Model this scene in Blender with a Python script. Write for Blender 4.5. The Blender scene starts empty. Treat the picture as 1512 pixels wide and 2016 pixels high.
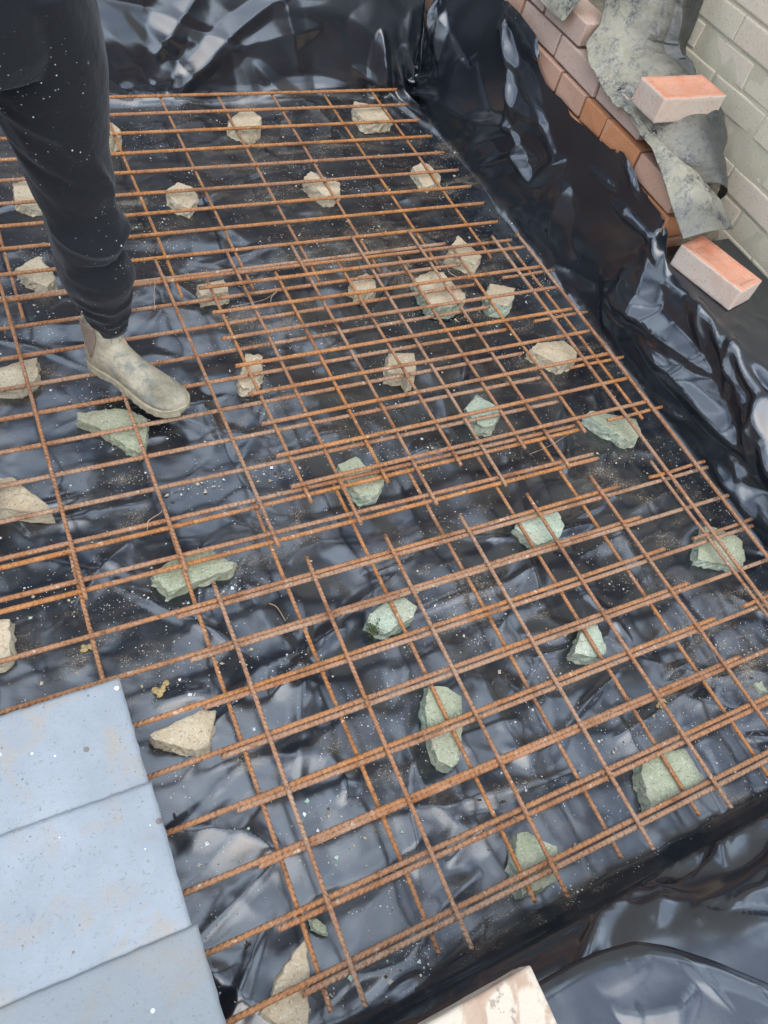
import bpy, bmesh, math, random
import numpy as np
from mathutils import Vector, Matrix
R = math.radians
scene = bpy.context.scene
COL = scene.collection

# ------------------------------------------------------------------ camera
CAM = np.array([0.0, 0.0, 1.425])
FW = np.array([0.3820538, 0.4570933, -0.8031815])
RT = np.array([0.8929237, -0.4065690, 0.1933622])
UP = np.array([0.2381642, 0.7910546, 0.5634807])
FPX = 1493.68
cd = bpy.data.cameras.new('camera')
cam = bpy.data.objects.new('camera', cd); COL.objects.link(cam)
cd.sensor_fit = 'HORIZONTAL'; cd.sensor_width = 36.0; cd.lens = 36.0 * FPX / 1512.0
cd.clip_start = 0.02; cd.clip_end = 500
M = Matrix(((RT[0], UP[0], -FW[0], CAM[0]), (RT[1], UP[1], -FW[1], CAM[1]), (RT[2], UP[2], -FW[2], CAM[2]), (0, 0, 0, 1)))
cam.matrix_world = M
scene.camera = cam

def ray(px, py): return FW + RT * (px - 756) / FPX - UP * (py - 1008) / FPX
def pz(px, py, z=0.0):
    d = ray(px, py); return CAM + d * (z - CAM[2]) / d[2]
def pX(px, py, X):
    d = ray(px, py); return CAM + d * (X - CAM[0]) / d[0]
def pY(px, py, Y):
    d = ray(px, py); return CAM + d * (Y - CAM[1]) / d[1]

# ------------------------------------------------------------------ sky, sun, exposure
SUN_EL, SUN_AZ = 58.0, 200.0          # azimuth of the sun seen from the pit, degrees clockwise from +Y
w = bpy.data.worlds.new('World'); scene.world = w; w.use_nodes = True
nt = w.node_tree; nt.nodes.clear()
out = nt.nodes.new('ShaderNodeOutputWorld'); bg = nt.nodes.new('ShaderNodeBackground'); bg.inputs[1].default_value = 0.15
sky = nt.nodes.new('ShaderNodeTexSky'); sky.sky_type = 'NISHITA'; sky.sun_disc = False
sky.sun_elevation = R(SUN_EL); sky.sun_rotation = R(SUN_AZ); sky.dust_density = 2.0; sky.ozone_density = 1.0
hs = nt.nodes.new('ShaderNodeHueSaturation'); hs.inputs['Saturation'].default_value = 0.95
tc = nt.nodes.new('ShaderNodeTexCoord'); nz = nt.nodes.new('ShaderNodeTexNoise'); nz.inputs['Scale'].default_value = 3.6; nz.inputs['Detail'].default_value = 5
cr = nt.nodes.new('ShaderNodeValToRGB'); cr.color_ramp.elements[0].position = .40; cr.color_ramp.elements[1].position = .60
mx = nt.nodes.new('ShaderNodeMixRGB'); mx.inputs[2].default_value = (10.6, 12.5, 15.0, 1)
nt.links.new(tc.outputs['Generated'], nz.inputs['Vector']); nt.links.new(nz.outputs['Fac'], cr.inputs['Fac'])
nt.links.new(cr.outputs['Color'], mx.inputs[0]); nt.links.new(sky.outputs[0], hs.inputs['Color'])
nt.links.new(hs.outputs[0], mx.inputs[1]); nt.links.new(mx.outputs[0], bg.inputs[0]); nt.links.new(bg.outputs[0], out.inputs[0])
sd = bpy.data.lights.new('sun', 'SUN'); sd.energy = .9; sd.angle = R(60); sd.color = (1.0, .95, .88)
sun = bpy.data.objects.new('sun', sd); COL.objects.link(sun)
az, el = R(SUN_AZ), R(SUN_EL)
sdir = Vector((math.sin(az) * math.cos(el), math.cos(az) * math.cos(el), math.sin(el)))
sun.rotation_euler = sdir.to_track_quat('Z', 'Y').to_euler(); sun.location = sdir * 20
scene.view_settings.view_transform = 'Standard'; scene.view_settings.look = 'None'
scene.view_settings.exposure = 0.74; scene.view_settings.gamma = 1.0
scene.cycles.max_bounces = 6

# ------------------------------------------------------------------ helpers
rng = np.random.default_rng(7); random.seed(7)
def hashf(ix, iy, s):
    n = (ix.astype(np.int64) * 374761393 + iy.astype(np.int64) * 668265263 + s * 974634777) & 0xffffffff
    n = ((n ^ (n >> 13)) * 1274126177) & 0xffffffff
    return ((n ^ (n >> 16)) & 0xffff) / 65535.0
def vnoise(x, y, s=0):
    ix = np.floor(x); iy = np.floor(y); fx = x - ix; fy = y - iy
    fx = fx**3 * (fx * (fx * 6 - 15) + 10); fy = fy**3 * (fy * (fy * 6 - 15) + 10)
    a = hashf(ix, iy, s); b = hashf(ix + 1, iy, s); c = hashf(ix, iy + 1, s); d = hashf(ix + 1, iy + 1, s)
    return (a * (1 - fx) + b * fx) * (1 - fy) + (c * (1 - fx) + d * fx) * fy * 1.0
def fbm(x, y, s=0, o=4):
    r = 0; a = .5; t = 0
    for i in range(o):
        r = r + a * vnoise(x * 2**i + 17.3 * i, y * 2**i - 9.1 * i, s + i); t += a; a *= .5
    return r / t - .5
def spindle(X, Y, x0, y0, x1, y1, wd, amp, skew=0.0, sharp=1.35):
    """a fold: ridge line from p0 to p1, pointed at both ends, tent-shaped across"""
    dx, dy = x1 - x0, y1 - y0; L = math.hypot(dx, dy) + 1e-9
    t = ((X - x0) * dx + (Y - y0) * dy) / (L * L)
    d = (-(X - x0) * dy + (Y - y0) * dx) / L
    m = (t > 0) & (t < 1)
    tp = np.where(m, np.sin(np.clip(t, 0, 1) * math.pi), 0) ** .7
    ww = wd * (.12 + .88 * tp)
    s = np.abs(d + skew * wd * tp) / ww
    return amp * tp * np.clip(1 - s, 0, 1) ** sharp

def link(o, parent=None):
    COL.objects.link(o)
    if parent is not None: o.parent = parent
    return o
def tag(o, label=None, cat=None, group=None, kind=None):
    if label: o['label'] = label
    if cat: o['category'] = cat
    if group: o['group'] = group
    if kind: o['kind'] = kind
    return o
def empty(name, loc=(0, 0, 0), rz=0.0):
    o = bpy.data.objects.new(name, None); o.location = loc; o.rotation_euler = (0, 0, rz); o.empty_display_size = .05
    return link(o)
def mobj(name, verts, faces, mats, parent=None, smooth=False, midx=None):
    me = bpy.data.meshes.new(name)
    me.from_pydata([tuple(map(float, v)) for v in verts], [], [tuple(int(i) for i in f) for f in faces])
    for m in (mats if isinstance(mats, (list, tuple)) else [mats]): me.materials.append(m)
    if smooth: me.polygons.foreach_set('use_smooth', [True] * len(me.polygons))
    if midx is not None: me.polygons.foreach_set('material_index', list(midx))
    me.update()
    return link(bpy.data.objects.new(name, me), parent)
def grid_obj(name, P, mat, parent=None, keep=None, attrs=None, smooth=True):
    """P: (n,m,3) grid"""
    n, m, _ = P.shape
    idx = np.arange(n * m).reshape(n, m)
    f = np.stack([idx[:-1, :-1], idx[1:, :-1], idx[1:, 1:], idx[:-1, 1:]], -1).reshape(-1, 4)
    if keep is not None: f = f[keep.reshape(-1)]
    used = np.unique(f); rm = np.full(n * m, -1); rm[used] = np.arange(len(used)); f = rm[f]
    V = P.reshape(-1, 3)[used]
    me = bpy.data.meshes.new(name)
    me.vertices.add(len(V)); me.vertices.foreach_set('co', V.astype(np.float32).ravel())
    me.loops.add(len(f) * 4); me.loops.foreach_set('vertex_index', f.astype(np.int32).ravel())
    me.polygons.add(len(f)); me.polygons.foreach_set('loop_start', np.arange(0, len(f) * 4, 4, dtype=np.int32))
    try: me.polygons.foreach_set('loop_total', np.full(len(f), 4, dtype=np.int32))
    except Exception: pass
    me.update(calc_edges=True)
    if smooth: me.polygons.foreach_set('use_smooth', np.ones(len(f), dtype=bool))
    me.materials.append(mat)
    if attrs:
        for k, a in attrs.items():
            at = me.attributes.new(k, 'FLOAT', 'POINT'); at.data.foreach_set('value', a.reshape(-1)[used].astype(np.float32))
    me.validate()
    return link(bpy.data.objects.new(name, me), parent)
def normals(P):
    du = np.gradient(P, axis=0); dv = np.gradient(P, axis=1)
    n = np.cross(du, dv); return n / (np.linalg.norm(n, axis=-1, keepdims=True) + 1e-12)

# ------------------------------------------------------------------ material helpers
class NT:
    def __init__(s, name):
        s.m = bpy.data.materials.new(name); s.m.use_nodes = True; s.t = s.m.node_tree; s.t.nodes.clear()
        s.o = s.n('ShaderNodeOutputMaterial'); s.b = s.n('ShaderNodeBsdfPrincipled'); s.l(s.b.outputs[0], s.o.inputs[0])
    def n(s, t, **k):
        x = s.t.nodes.new(t)
        for a, v in k.items(): setattr(x, a, v)
        return x
    def l(s, a, b): s.t.links.new(a, b)
    def coord(s, kind='Object'): return s.n('ShaderNodeTexCoord').outputs[kind]
    def pos(s): return s.n('ShaderNodeNewGeometry').outputs['Position']
    def noise(s, vec, scale, detail=4, rough=.55, dist=0.0):
        x = s.n('ShaderNodeTexNoise'); x.inputs['Scale'].default_value = scale; x.inputs['Detail'].default_value = detail
        x.inputs['Roughness'].default_value = rough; x.inputs['Distortion'].default_value = dist; s.l(vec, x.inputs['Vector']); return x.outputs['Fac']
    def mapping(s, vec, scale=(1, 1, 1), rot=(0, 0, 0)):
        x = s.n('ShaderNodeMapping'); x.inputs['Scale'].default_value = scale; x.inputs['Rotation'].default_value = rot; s.l(vec, x.inputs['Vector']); return x.outputs[0]
    def ramp(s, fac, stops):
        x = s.n('ShaderNodeValToRGB'); e = x.color_ramp.elements
        while len(e) < len(stops): e.new(.5)
        for i, (p, c) in enumerate(stops):
            e[i].position = p; e[i].color = (c, c, c, 1) if isinstance(c, (int, float)) else (*c, 1)
        s.l(fac, x.inputs[0]); return x.outputs[0]
    def mix(s, f, a, b, t='MIX'):
        x = s.n('ShaderNodeMixRGB', blend_type=t)
        for i, v in ((0, f), (1, a), (2, b)):
            if isinstance(v, (int, float)): x.inputs[i].default_value = v if i == 0 else (v, v, v, 1)
            elif isinstance(v, tuple): x.inputs[i].default_value = (*v, 1)
            else: s.l(v, x.inputs[i])
        return x.outputs[0]
    def math(s, op, a, b=0.0, clamp=False):
        x = s.n('ShaderNodeMath', operation=op); x.use_clamp = clamp
        for i, v in ((0, a), (1, b)):
            if isinstance(v, (int, float)): x.inputs[i].default_value = v
            else: s.l(v, x.inputs[i])
        return x.outputs[0]
    def attr(s, name, out='Fac'):
        x = s.n('ShaderNodeAttribute'); x.attribute_name = name; return x.outputs[out]
    def dots(s, vec, scale, rmax, keep):
        """scattered round specks: random radius up to rmax (in cell units), only a share 'keep' of the cells"""
        v = s.n('ShaderNodeTexVoronoi'); v.inputs['Scale'].default_value = scale; s.l(vec, v.inputs['Vector'])
        sp = s.n('ShaderNodeSeparateColor'); s.l(v.outputs['Color'], sp.inputs[0])
        rad = s.math('MULTIPLY', s.math('POWER', sp.outputs[0], 3.0), rmax)
        inside = s.math('LESS_THAN', v.outputs['Distance'], rad)
        return s.math('MULTIPLY', inside, s.math('LESS_THAN', sp.outputs[1], keep))
    def bump(s, h, strength=.3, dist=.01, prev=None):
        x = s.n('ShaderNodeBump'); x.inputs['Strength'].default_value = strength; x.inputs['Distance'].default_value = dist
        s.l(h, x.inputs['Height'])
        if prev is not None: s.l(prev, x.inputs['Normal'])
        return x.outputs[0]
    def set(s, **k):
        for a, v in k.items():
            i = s.b.inputs[a.replace('_', ' ')]
            if isinstance(v, (int, float)): i.default_value = v
            elif isinstance(v, tuple): i.default_value = (*v, 1)
            else: s.l(v, i)
        return s

def mat_membrane(name, dust=1.0, rough0=.19, specks=True):
    n = NT(name); p = n.pos()
    base = n.mix(n.noise(p, 3.0, 3), (.006, .0078, .011), (.012, .0155, .022))
    d = n.attr('dirt')
    streak = n.noise(n.mapping(p, (7, 17, 7), (0, 0, R(25))), 1.0, 5, .6, .8)
    broad = n.noise(p, 2.6, 3, .5)
    mask = n.math('MULTIPLY', n.math('MULTIPLY', n.ramp(broad, [(.43, 0), (.68, 1)]), n.ramp(streak, [(.50, 0), (.74, 1)])), d)
    fine = n.noise(p, 330, 3, .75)
    grain = n.math('LESS_THAN', n.math('SUBTRACT', .645, n.math('MULTIPLY', mask, .17)), fine)
    grain = n.math('MULTIPLY', grain, n.ramp(mask, [(.05, 0), (.16, 1)]))
    film = n.math('MULTIPLY', n.math('MULTIPLY', n.math('MULTIPLY', n.ramp(broad, [(.36, .15), (.60, 1)]), n.ramp(streak, [(.40, 0), (.80, 1)])), n.ramp(n.noise(p, 90, 4, .7), [(.30, .25), (.62, 1)])), n.math('MULTIPLY', d, .24 * dust))
    dustf = n.math('MAXIMUM', n.math('MULTIPLY', grain, .85 * dust), film, True)
    dcol = n.mix(n.noise(p, 40, 2), (.36, .25, .13), (.56, .45, .30))
    c = n.mix(dustf, base, dcol)
    rough = n.ramp(n.noise(p, 4.0, 3, .5), [(.3, rough0), (.75, rough0 + .07)])
    rough = n.mix(dustf, rough, .8)
    if specks:
        clus = n.math('MULTIPLY', n.ramp(n.noise(p, 4.2, 4, .65), [(.40, .12), (.66, 1)]), d)
        s1 = n.dots(p, 80, .26, .35); s2 = n.dots(p, 170, .30, .38); s3 = n.dots(p, 34, .10, .25); s4 = n.dots(p, 260, .34, .45)
        s12 = n.math('MAXIMUM', n.math('MAXIMUM', s1, s2), n.math('MAXIMUM', s3, s4))
        jit = n.math('GREATER_THAN', clus, n.noise(p, 61, 0))
        sp = n.math('MULTIPLY', s12, jit)
        c = n.mix(n.math('MULTIPLY', sp, .8), c, n.mix(n.noise(p, 70, 1), (.44, .37, .27), (.78, .78, .75)))
        rough = n.mix(sp, rough, .7)
    b1 = n.bump(n.noise(p, 20, 2, .5), .12, .006)
    b2 = n.bump(n.noise(p, 170, 3, .6), .10, .001, b1)
    b3 = n.bump(dustf, .5, .0012, b2)
    n.set(Base_Color=c, Roughness=rough, Normal=b3, IOR=1.74)
    n.b.inputs['Specular IOR Level'].default_value = .66
    return n.m
M_MEM = mat_membrane('black_polythene')
M_OLD = mat_membrane('old_polythene', 1.0, .3)
def mat_old():
    n = NT('muddy_old_polythene'); p = n.pos()
    mud = n.math('MAXIMUM', n.ramp(n.noise(p, 15, 9, .76, .15), [(.39, 0), (.54, .95)]), n.ramp(n.noise(p, 85, 6, .8), [(.46, 0), (.58, .9)]))
    mud = n.math('MULTIPLY', mud, n.attr('dirt'), True)
    c = n.mix(n.noise(p, 6, 3), (.25, .225, .165), (.43, .40, .31))
    c = n.mix(n.ramp(n.noise(p, 30, 5, .7), [(.35, 0), (.7, 1)]), c, (.24, .215, .15))
    col = n.mix(mud, (.026, .030, .034), c)
    n.set(Base_Color=col, Roughness=n.mix(mud, .24, .88), Normal=n.bump(n.noise(p, 45, 6, .7), .6, .006))
    return n.m
M_OLD = mat_old()
def mat_rust(name, c1, c2, c3):
    n = NT(name); p = n.pos(); o = n.coord('Object')
    rnd = n.n('ShaderNodeObjectInfo').outputs['Random']
    a = n.noise(p, 22, 5, .65); b = n.noise(p, 140, 4, .7); big = n.noise(p, 3.5, 3)
    c = n.mix(n.ramp(a, [(.38, 0), (.62, 1)]), c1, c2)
    c = n.mix(n.math('MULTIPLY', n.ramp(n.math('ADD', big, n.math('MULTIPLY', rnd, .25)), [(.50, 0), (.72, 1)]), .75), c, c3)
    c = n.mix(n.ramp(n.noise(p, 9, 4, .7), [(.52, 0), (.64, .65)]), c, (.20, .085, .038))
    c = n.mix(n.ramp(b, [(.30, .75), (.50, 0)]), c, (.085, .036, .016))
    c = n.mix(n.ramp(n.noise(p, 62, 3, .7), [(.63, 0), (.72, .7)]), c, (.55, .47, .38))
    wv = n.n('ShaderNodeTexWave'); wv.wave_type = 'BANDS'; wv.bands_direction = 'X'; wv.inputs['Scale'].default_value = 38.0
    wv.inputs['Distortion'].default_value = .6; wv.inputs['Detail'].default_value = 1
    n.l(n.mapping(o, (1, 1, 1), (0, R(0), R(38))), wv.inputs['Vector'])
    n1 = n.bump(wv.outputs['Fac'], .85, .0018)
    n.set(Base_Color=c, Roughness=.86, Normal=n.bump(b, .5, .0012, n1)); n.b.inputs['Specular IOR Level'].default_value = .25
    return n.m
M_R1 = mat_rust('rust_orange', (.35, .140, .044), (.43, .195, .075), (.30, .165, .10))
M_R2 = mat_rust('rust_brown', (.30, .130, .054), (.37, .185, .10), (.34, .22, .145))
def mat_stone(name, c1, c2, c3, spk, sc=1.0):
    n = NT(name); p = n.pos()
    c = n.mix(n.ramp(n.noise(p, 24 * sc, 6, .65), [(.35, 0), (.65, 1)]), c1, c2)
    c = n.mix(n.ramp(n.noise(p, 9 * sc, 4, .6), [(.48, 0), (.70, .8)]), c, c3)
    c = n.mix(n.ramp(n.noise(p, 160, 3, .7), [(.33, .7), (.45, 0)]), c, tuple(x * .35 for x in c1))
    c = n.mix(n.ramp(n.noise(p, 230, 2, .6), [(.60, 0), (.68, .8)]), c, spk)
    h = n.bump(n.noise(p, 60, 6, .7), .8, .006)
    n.set(Base_Color=c, Roughness=.92, Normal=n.bump(n.noise(p, 300, 3, .7), .6, .001, h)); n.b.inputs['Specular IOR Level'].default_value = .2
    return n.m
M_BT = mat_stone('buff_stone_top', (.43, .335, .215), (.51, .42, .29), (.34, .26, .17), (.58, .54, .45))
M_BS = mat_stone('buff_stone_broken', (.48, .39, .26), (.58, .50, .36), (.37, .30, .19), (.68, .64, .54))
M_GT = mat_stone('green_stone_top', (.27, .285, .185), (.36, .365, .25), (.31, .28, .20), (.50, .52, .42))
M_GS = mat_stone('green_stone_broken', (.28, .33, .235), (.42, .455, .345), (.38, .36, .26), (.60, .66, .58))
M_MOSS = mat_stone('moss', (.04, .06, .015), (.09, .12, .03), (.02, .03, .01), (.2, .2, .08), 3)
def mat_brick(name, c1, c2, dusty, amt, spk=(.10, .05, .035)):
    n = NT(name); p = n.pos(); t = n.attr('tint')
    c = n.mix(n.noise(p, 30, 5, .65), c1, c2)
    c = n.mix(n.math('MULTIPLY', n.ramp(n.math('ADD', n.noise(p, 12, 6, .7), n.math('MULTIPLY', n.math('SUBTRACT', t, .5), .5)), [(.36, 0), (.56, 1)]), amt), c, dusty)
    c = n.mix(n.ramp(n.noise(p, 190, 3, .7), [(.30, .8), (.40, 0)]), c, spk)
    n.set(Base_Color=c, Roughness=.93, Normal=n.bump(n.noise(p, 120, 5, .7), .5, .003)); n.b.inputs['Specular IOR Level'].default_value = .15
    return n.m
M_BRO = mat_brick('brick_orange', (.46, .175, .095), (.54, .235, .14), (.52, .30, .21), .6)
M_BRF = mat_brick('brick_sanded_face', (.47, .32, .245), (.53, .39, .30), (.48, .42, .35), .7)
M_BRW = mat_brick('wall_brick_sanded', (.40, .215, .14), (.47, .30, .215), (.46, .345, .28), .75)
M_BRI = mat_brick('wall_brick_orange', (.40, .16, .07), (.48, .22, .11), (.46, .32, .25), .6)
M_HOU = mat_brick('house_brick', (.51, .425, .32), (.57, .48, .37), (.50, .445, .32), .7, (.16, .15, .12))
M_MOR = mat_brick('house_mortar', (.44, .375, .275), (.50, .44, .33), (.42, .38, .265), .6, (.15, .14, .1))
M_MORD = mat_brick('dark_mortar', (.12, .09, .07), (.18, .14, .11), (.10, .08, .06), .7)  # dark brown core filling the unpointed joints of the pit wall
def mat_slab():
    n = NT('blue_grey_slab'); p = n.pos()
    c = n.mix(n.ramp(n.noise(p, 7, 6, .65), [(.3, 0), (.7, 1)]), (.235, .254, .268), (.30, .321, .338))
    c = n.mix(n.ramp(n.noise(p, 11, 5, .7, .6), [(.52, 0), (.70, .65)]), c, (.33, .27, .20))
    c = n.mix(n.ramp(n.noise(p, 130, 3, .7), [(.34, .5), (.40, 0)]), c, (.17, .17, .17))
    c = n.mix(n.ramp(n.noise(n.mapping(p, (9, 3, 1), (0, 0, R(-38))), 1.6, 4, .6), [(.60, 0), (.75, .35)]), c, (.14, .145, .15))
    c = n.mix(n.math('MULTIPLY', n.math('MAXIMUM', n.dots(p, 190, .34, .16), n.dots(p, 95, .26, .12)), .6), c, (.10, .08, .06))
    c = n.mix(n.math('MULTIPLY', n.dots(p, 60, .25, .10), 1.0), c, (.85, .85, .8))
    c = n.mix(n.math('MULTIPLY', n.dots(p, 38, .28, .12), .8), c, (.16, .12, .08))
    c = n.mix(n.attr('tint'), c, n.mix(.5, c, (.17, .18, .175)))
    n.set(Base_Color=c, Roughness=.8, Normal=n.bump(n.noise(p, 230, 6, .8), .9, .0016)); return n.m
M_SLAB = mat_slab()
def simple(name, c1, c2, sc, rough=.85, bump=.3, bd=.002):
    n = NT(name); p = n.coord('Object')
    n.set(Base_Color=n.mix(n.ramp(n.noise(p, sc, 5, .65), [(.35, 0), (.65, 1)]), c1, c2), Roughness=rough, Normal=n.bump(n.noise(p, sc * 6, 4, .65), bump, bd)); return n.m
M_SOIL = simple('soil', (.10, .08, .05), (.26, .23, .16), 14, .95, 1.0, .02)
M_GROUND = simple('ground', (.10, .085, .06), (.17, .15, .11), 3, .95, .6, .02)

# ------------------------------------------------------------------ ground below everything
FZ = -0.055
def ring_ground():
    # one sheet with a rectangular hole for the pit
    x0, x1, y0, y1, B = -1.75, 2.06, -.55, 3.1, 60
    xs = [-B, x0, x1, B]; ys = [-B, y0, y1, B]
    V = [(x, y, .15) for y in ys for x in xs]; F = []
    for j in range(3):
        for i in range(3):
            if i == 1 and j == 1: continue
            a = j * 4 + i; F.append((a, a + 1, a + 5, a + 4))
    b = len(V)
    V += [(x, y, -.16) for x, y in ((x0, y0), (x1, y0), (x1, y1), (x0, y1))]
    top = [5, 6, 10, 9]
    for k in range(4): F.append((top[k], top[(k + 1) % 4], b + (k + 1) % 4, b + k))
    F.append((b, b + 1, b + 2, b + 3))
    tag(mobj('ground', V, F, M_GROUND), kind='structure')
ring_ground()

# ------------------------------------------------------------------ membrane lining the pit
def softmin(a, b, k): return -k * np.log(np.exp(-a / k) + np.exp(-np.asarray(b) / k))
def softplus(a, k): return k * np.logaddexp(0, a / k)
def spaced(a, b, c, d, fine, coarse):
    return np.concatenate([np.arange(a, b, coarse), np.arange(b, c, fine), np.arange(c, d, coarse)])
X0, YB, YF, XL = 1.655, 2.655, -.072, -1.5
uu = spaced(-1.95, -.42, 2.42, 2.46, .0066, .03); vv = spaced(-1.0, -.45, 3.25, 3.3, .0066, .03)
U, V = np.meshgrid(uu, vv, indexing='ij')
def zt_right(v):   # height of the top edge of the sheet above the floor, right side
    return np.interp(v, [-1, -.2, .5, 1.17, 1.30, 1.5, 1.8, 2.0, 2.25, 2.6, 3.4], [.29, .30, .308, .308, .42, .445, .430, .45, .495, .54, .56])
s = U - X0; t = V - YB; f = YF - V; l = XL - U
s = s + .035 * fbm(V * 3, V * 0, 3, 2) + .022 * fbm(V * 9, V * 0, 6, 2) ; t = t + .05 * (fbm(U * 2.2, U * 0, 4, 2)); f = f + .035 * fbm(U * 3, U * 0, 5, 2) + .022 * fbm(U * 10, U * 0, 7, 2)
Hs = zt_right(V); Hb = .46; Hf = .215 + 0 * V; Hl = .3
sp_ = softplus(s, .012); tp_ = softplus(t, .014); fp_ = softplus(f, .016); lp_ = softplus(l, .015)
lean_s = .032 + .05 * fbm(V * 2.0, V * 0 + 3, 8, 2)
def prof(q, H, k=.014): return softmin(q, H, k), softplus(q - H, .012)
zs, os_ = prof(sp_, Hs); zt, ot = prof(tp_, Hb); zf, of = prof(fp_, Hf, .03); zl, ol = prof(lp_, Hl)
PX = np.minimum(U, X0 + .02) ; PX = U - softplus(U - X0, .012) + lean_s * zs / .3 * np.clip(zs / .1, 0, 1) + os_
PX = PX + softplus(-(U - XL), .015) - .05 * zl / .3 - ol
PY = V - softplus(V - YB, .014) + .09 * zt / .4 + ot + softplus(YF - V, .016) - .070 * zf / .2 - of
k = .012
PZ = FZ + np.maximum(np.maximum(zs, zt), np.maximum(zf, zl))
inside_floor = np.exp(-np.maximum(np.maximum(s, t), np.maximum(f, l)).clip(0, 1) / .015)
BASE = np.stack([PX, PY, PZ], -1)
N = normals(BASE)
N = np.where(N[..., 2:3] < -.2, -N, N)
flo = np.clip(1 - np.maximum(np.maximum(s, t), np.maximum(f, l)) / .03, 0, 1)      # 1 on the floor
wal = 1 - flo
a_ = np.zeros_like(U)
# --- floor relief: lumpy sub-base, shallow tensions and small sharp creases
a_ += flo * (.030 * fbm(U * 3.4, V * 3.4, 11, 2) + .013 * fbm(U * 9 + .4 * V, V * 7, 12, 2) + .0022 * fbm(U * 24, V * 19, 15, 2))
wx = U + .05 * fbm(U * 5, V * 5, 41, 2); wy = V + .05 * fbm(U * 5, V * 5, 43, 2)
for i in range(170):
    x0 = rng.uniform(-.35, 1.6); y0 = rng.uniform(-.12, 2.6); an = rng.normal(.1, .55) if rng.random() < .6 else rng.uniform(0, math.pi)
    L = rng.uniform(.08, .42); A = rng.uniform(.002, .008) * (1.25 if y0 < 1 else 1); wd = rng.uniform(.012, .05)
    a_ += flo * spindle(wx, wy, x0, y0, x0 + L * math.cos(an), y0 + L * math.sin(an), wd, A, rng.uniform(-.5, .5), rng.uniform(1.1, 1.7))
rg2 = np.random.default_rng(404)
for i in range(200):
    x0 = rg2.uniform(-.3, 1.6); y0 = rg2.uniform(-.07, 2.4); an = rg2.normal(.2, .8); L = rg2.uniform(.04, .16)
    a_ += flo * spindle(wx, wy, x0, y0, x0 + L * math.cos(an), y0 + L * math.sin(an), rg2.uniform(.008, .018), rg2.uniform(.0006, .0018), rg2.uniform(-.6, .6), 1.0)
for i in range(34):
    x0 = rng.uniform(-.2, 1.5); y0 = rng.uniform(-.1, 1.0); an = rng.uniform(-.6, 1.9); L = rng.uniform(.10, .34)
    a_ += flo * spindle(wx, wy, x0, y0, x0 + L * math.cos(an), y0 + L * math.sin(an), rng.uniform(.03, .075), rng.uniform(.006, .015), rng.uniform(-.5, .5), rng.uniform(1.3, 2.0))
# --- walls: large soft bulges, many pointed folds
W2 = np.clip(s, -.2, 1) ; wallR = np.clip(s / .05, 0, 1); wallB = np.clip(t / .05, 0, 1); wallF = np.clip(f / .04, 0, 1)
damp_t = 1.0
a_ += wallR * (.075 * fbm(V * 2.6, s * 3.0, 21, 2) + .009 * fbm(V * 8, s * 8, 22, 1))
a_ += wallB * (.085 * fbm(U * 2.4, t * 3.4 + 5, 24, 2) + .007 * fbm(U * 7, t * 7, 25, 1))
a_ += wallF * (.070 * fbm(U * 3.4, f * 6, 27, 2) + .006 * fbm(U * 8, f * 9, 28, 1))
sx = s + .03 * fbm(V * 6, s * 6, 51, 2); vy = V + .04 * fbm(V * 5, s * 5, 52, 2)
for i in range(52):          # right wall, coordinates (V, s)
    v0 = rng.uniform(-.3, 2.65); s0 = rng.uniform(-.03, .42); L = rng.uniform(.18, .60); an = rng.normal(.25, .6)
    A = rng.uniform(.010, .034); wd = rng.uniform(.03, .085)
    a_ += wallR * spindle(vy, sx, v0, s0, v0 + L * math.cos(an), s0 + L * math.sin(an), wd, A * rng.choice([1, 1, -1]), rng.uniform(-.6, .6), rng.uniform(1.0, 1.6))
for i in range(90):
    v0 = rng.uniform(-.2, 2.6); s0 = rng.uniform(0, .42); L = rng.uniform(.05, .22); an = rng.uniform(0, math.pi)
    a_ += wallR * spindle(vy, sx, v0, s0, v0 + L * math.cos(an), s0 + L * math.sin(an), rng.uniform(.010, .026), rng.uniform(.001, .0045), rng.uniform(-.8, .8), 1.1)
ty = t + .03 * fbm(U * 6, t * 6, 53, 2); ux = U + .04 * fbm(U * 5, t * 5, 54, 2)
for i in range(45):
    u0 = rng.uniform(-.4, 1.7); t0 = rng.uniform(0, .5); L = rng.uniform(.15, .6); an = rng.normal(-.75, .5)
    A = rng.uniform(.003, .011); wd = rng.uniform(.03, .09)
    a_ += wallB * spindle(ux, ty, u0, t0, u0 + L * math.cos(an), t0 + L * math.sin(an), wd, A * rng.choice([1, -1]), rng.uniform(-.6, .6), rng.uniform(1.0, 1.6))
fy = f + .02 * fbm(U * 6, f * 6, 56, 2)
for i in range(46):
    u0 = rng.uniform(-.2, 1.8); f0 = rng.uniform(-.03, .62); L = rng.uniform(.12, .45); an = rng.normal(.1, .6)
    A = rng.uniform(.008, .026); wd = rng.uniform(.02, .07)
    a_ += wallF * spindle(ux, fy, u0, f0, u0 + L * math.cos(an), f0 + L * math.sin(an), wd, A * rng.choice([1, 1, -1]), rng.uniform(-.6, .6), rng.uniform(1.0, 1.6))
for (u0, f0, u1, f1, wd, A_) in [(.30, .035, .62, .05, .045, .035), (.58, .06, .86, .045, .05, .045), (.80, .05, 1.12, .08, .05, .04), (1.05, .04, 1.4, .05, .05, .04), (.40, .13, .80, .16, .04, .03), (.75, .14, 1.2, .13, .045, .03)]:
    a_ += wallF * spindle(U, f, u0, f0, u1, f1, wd, A_, .2, 1.6)
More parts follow.
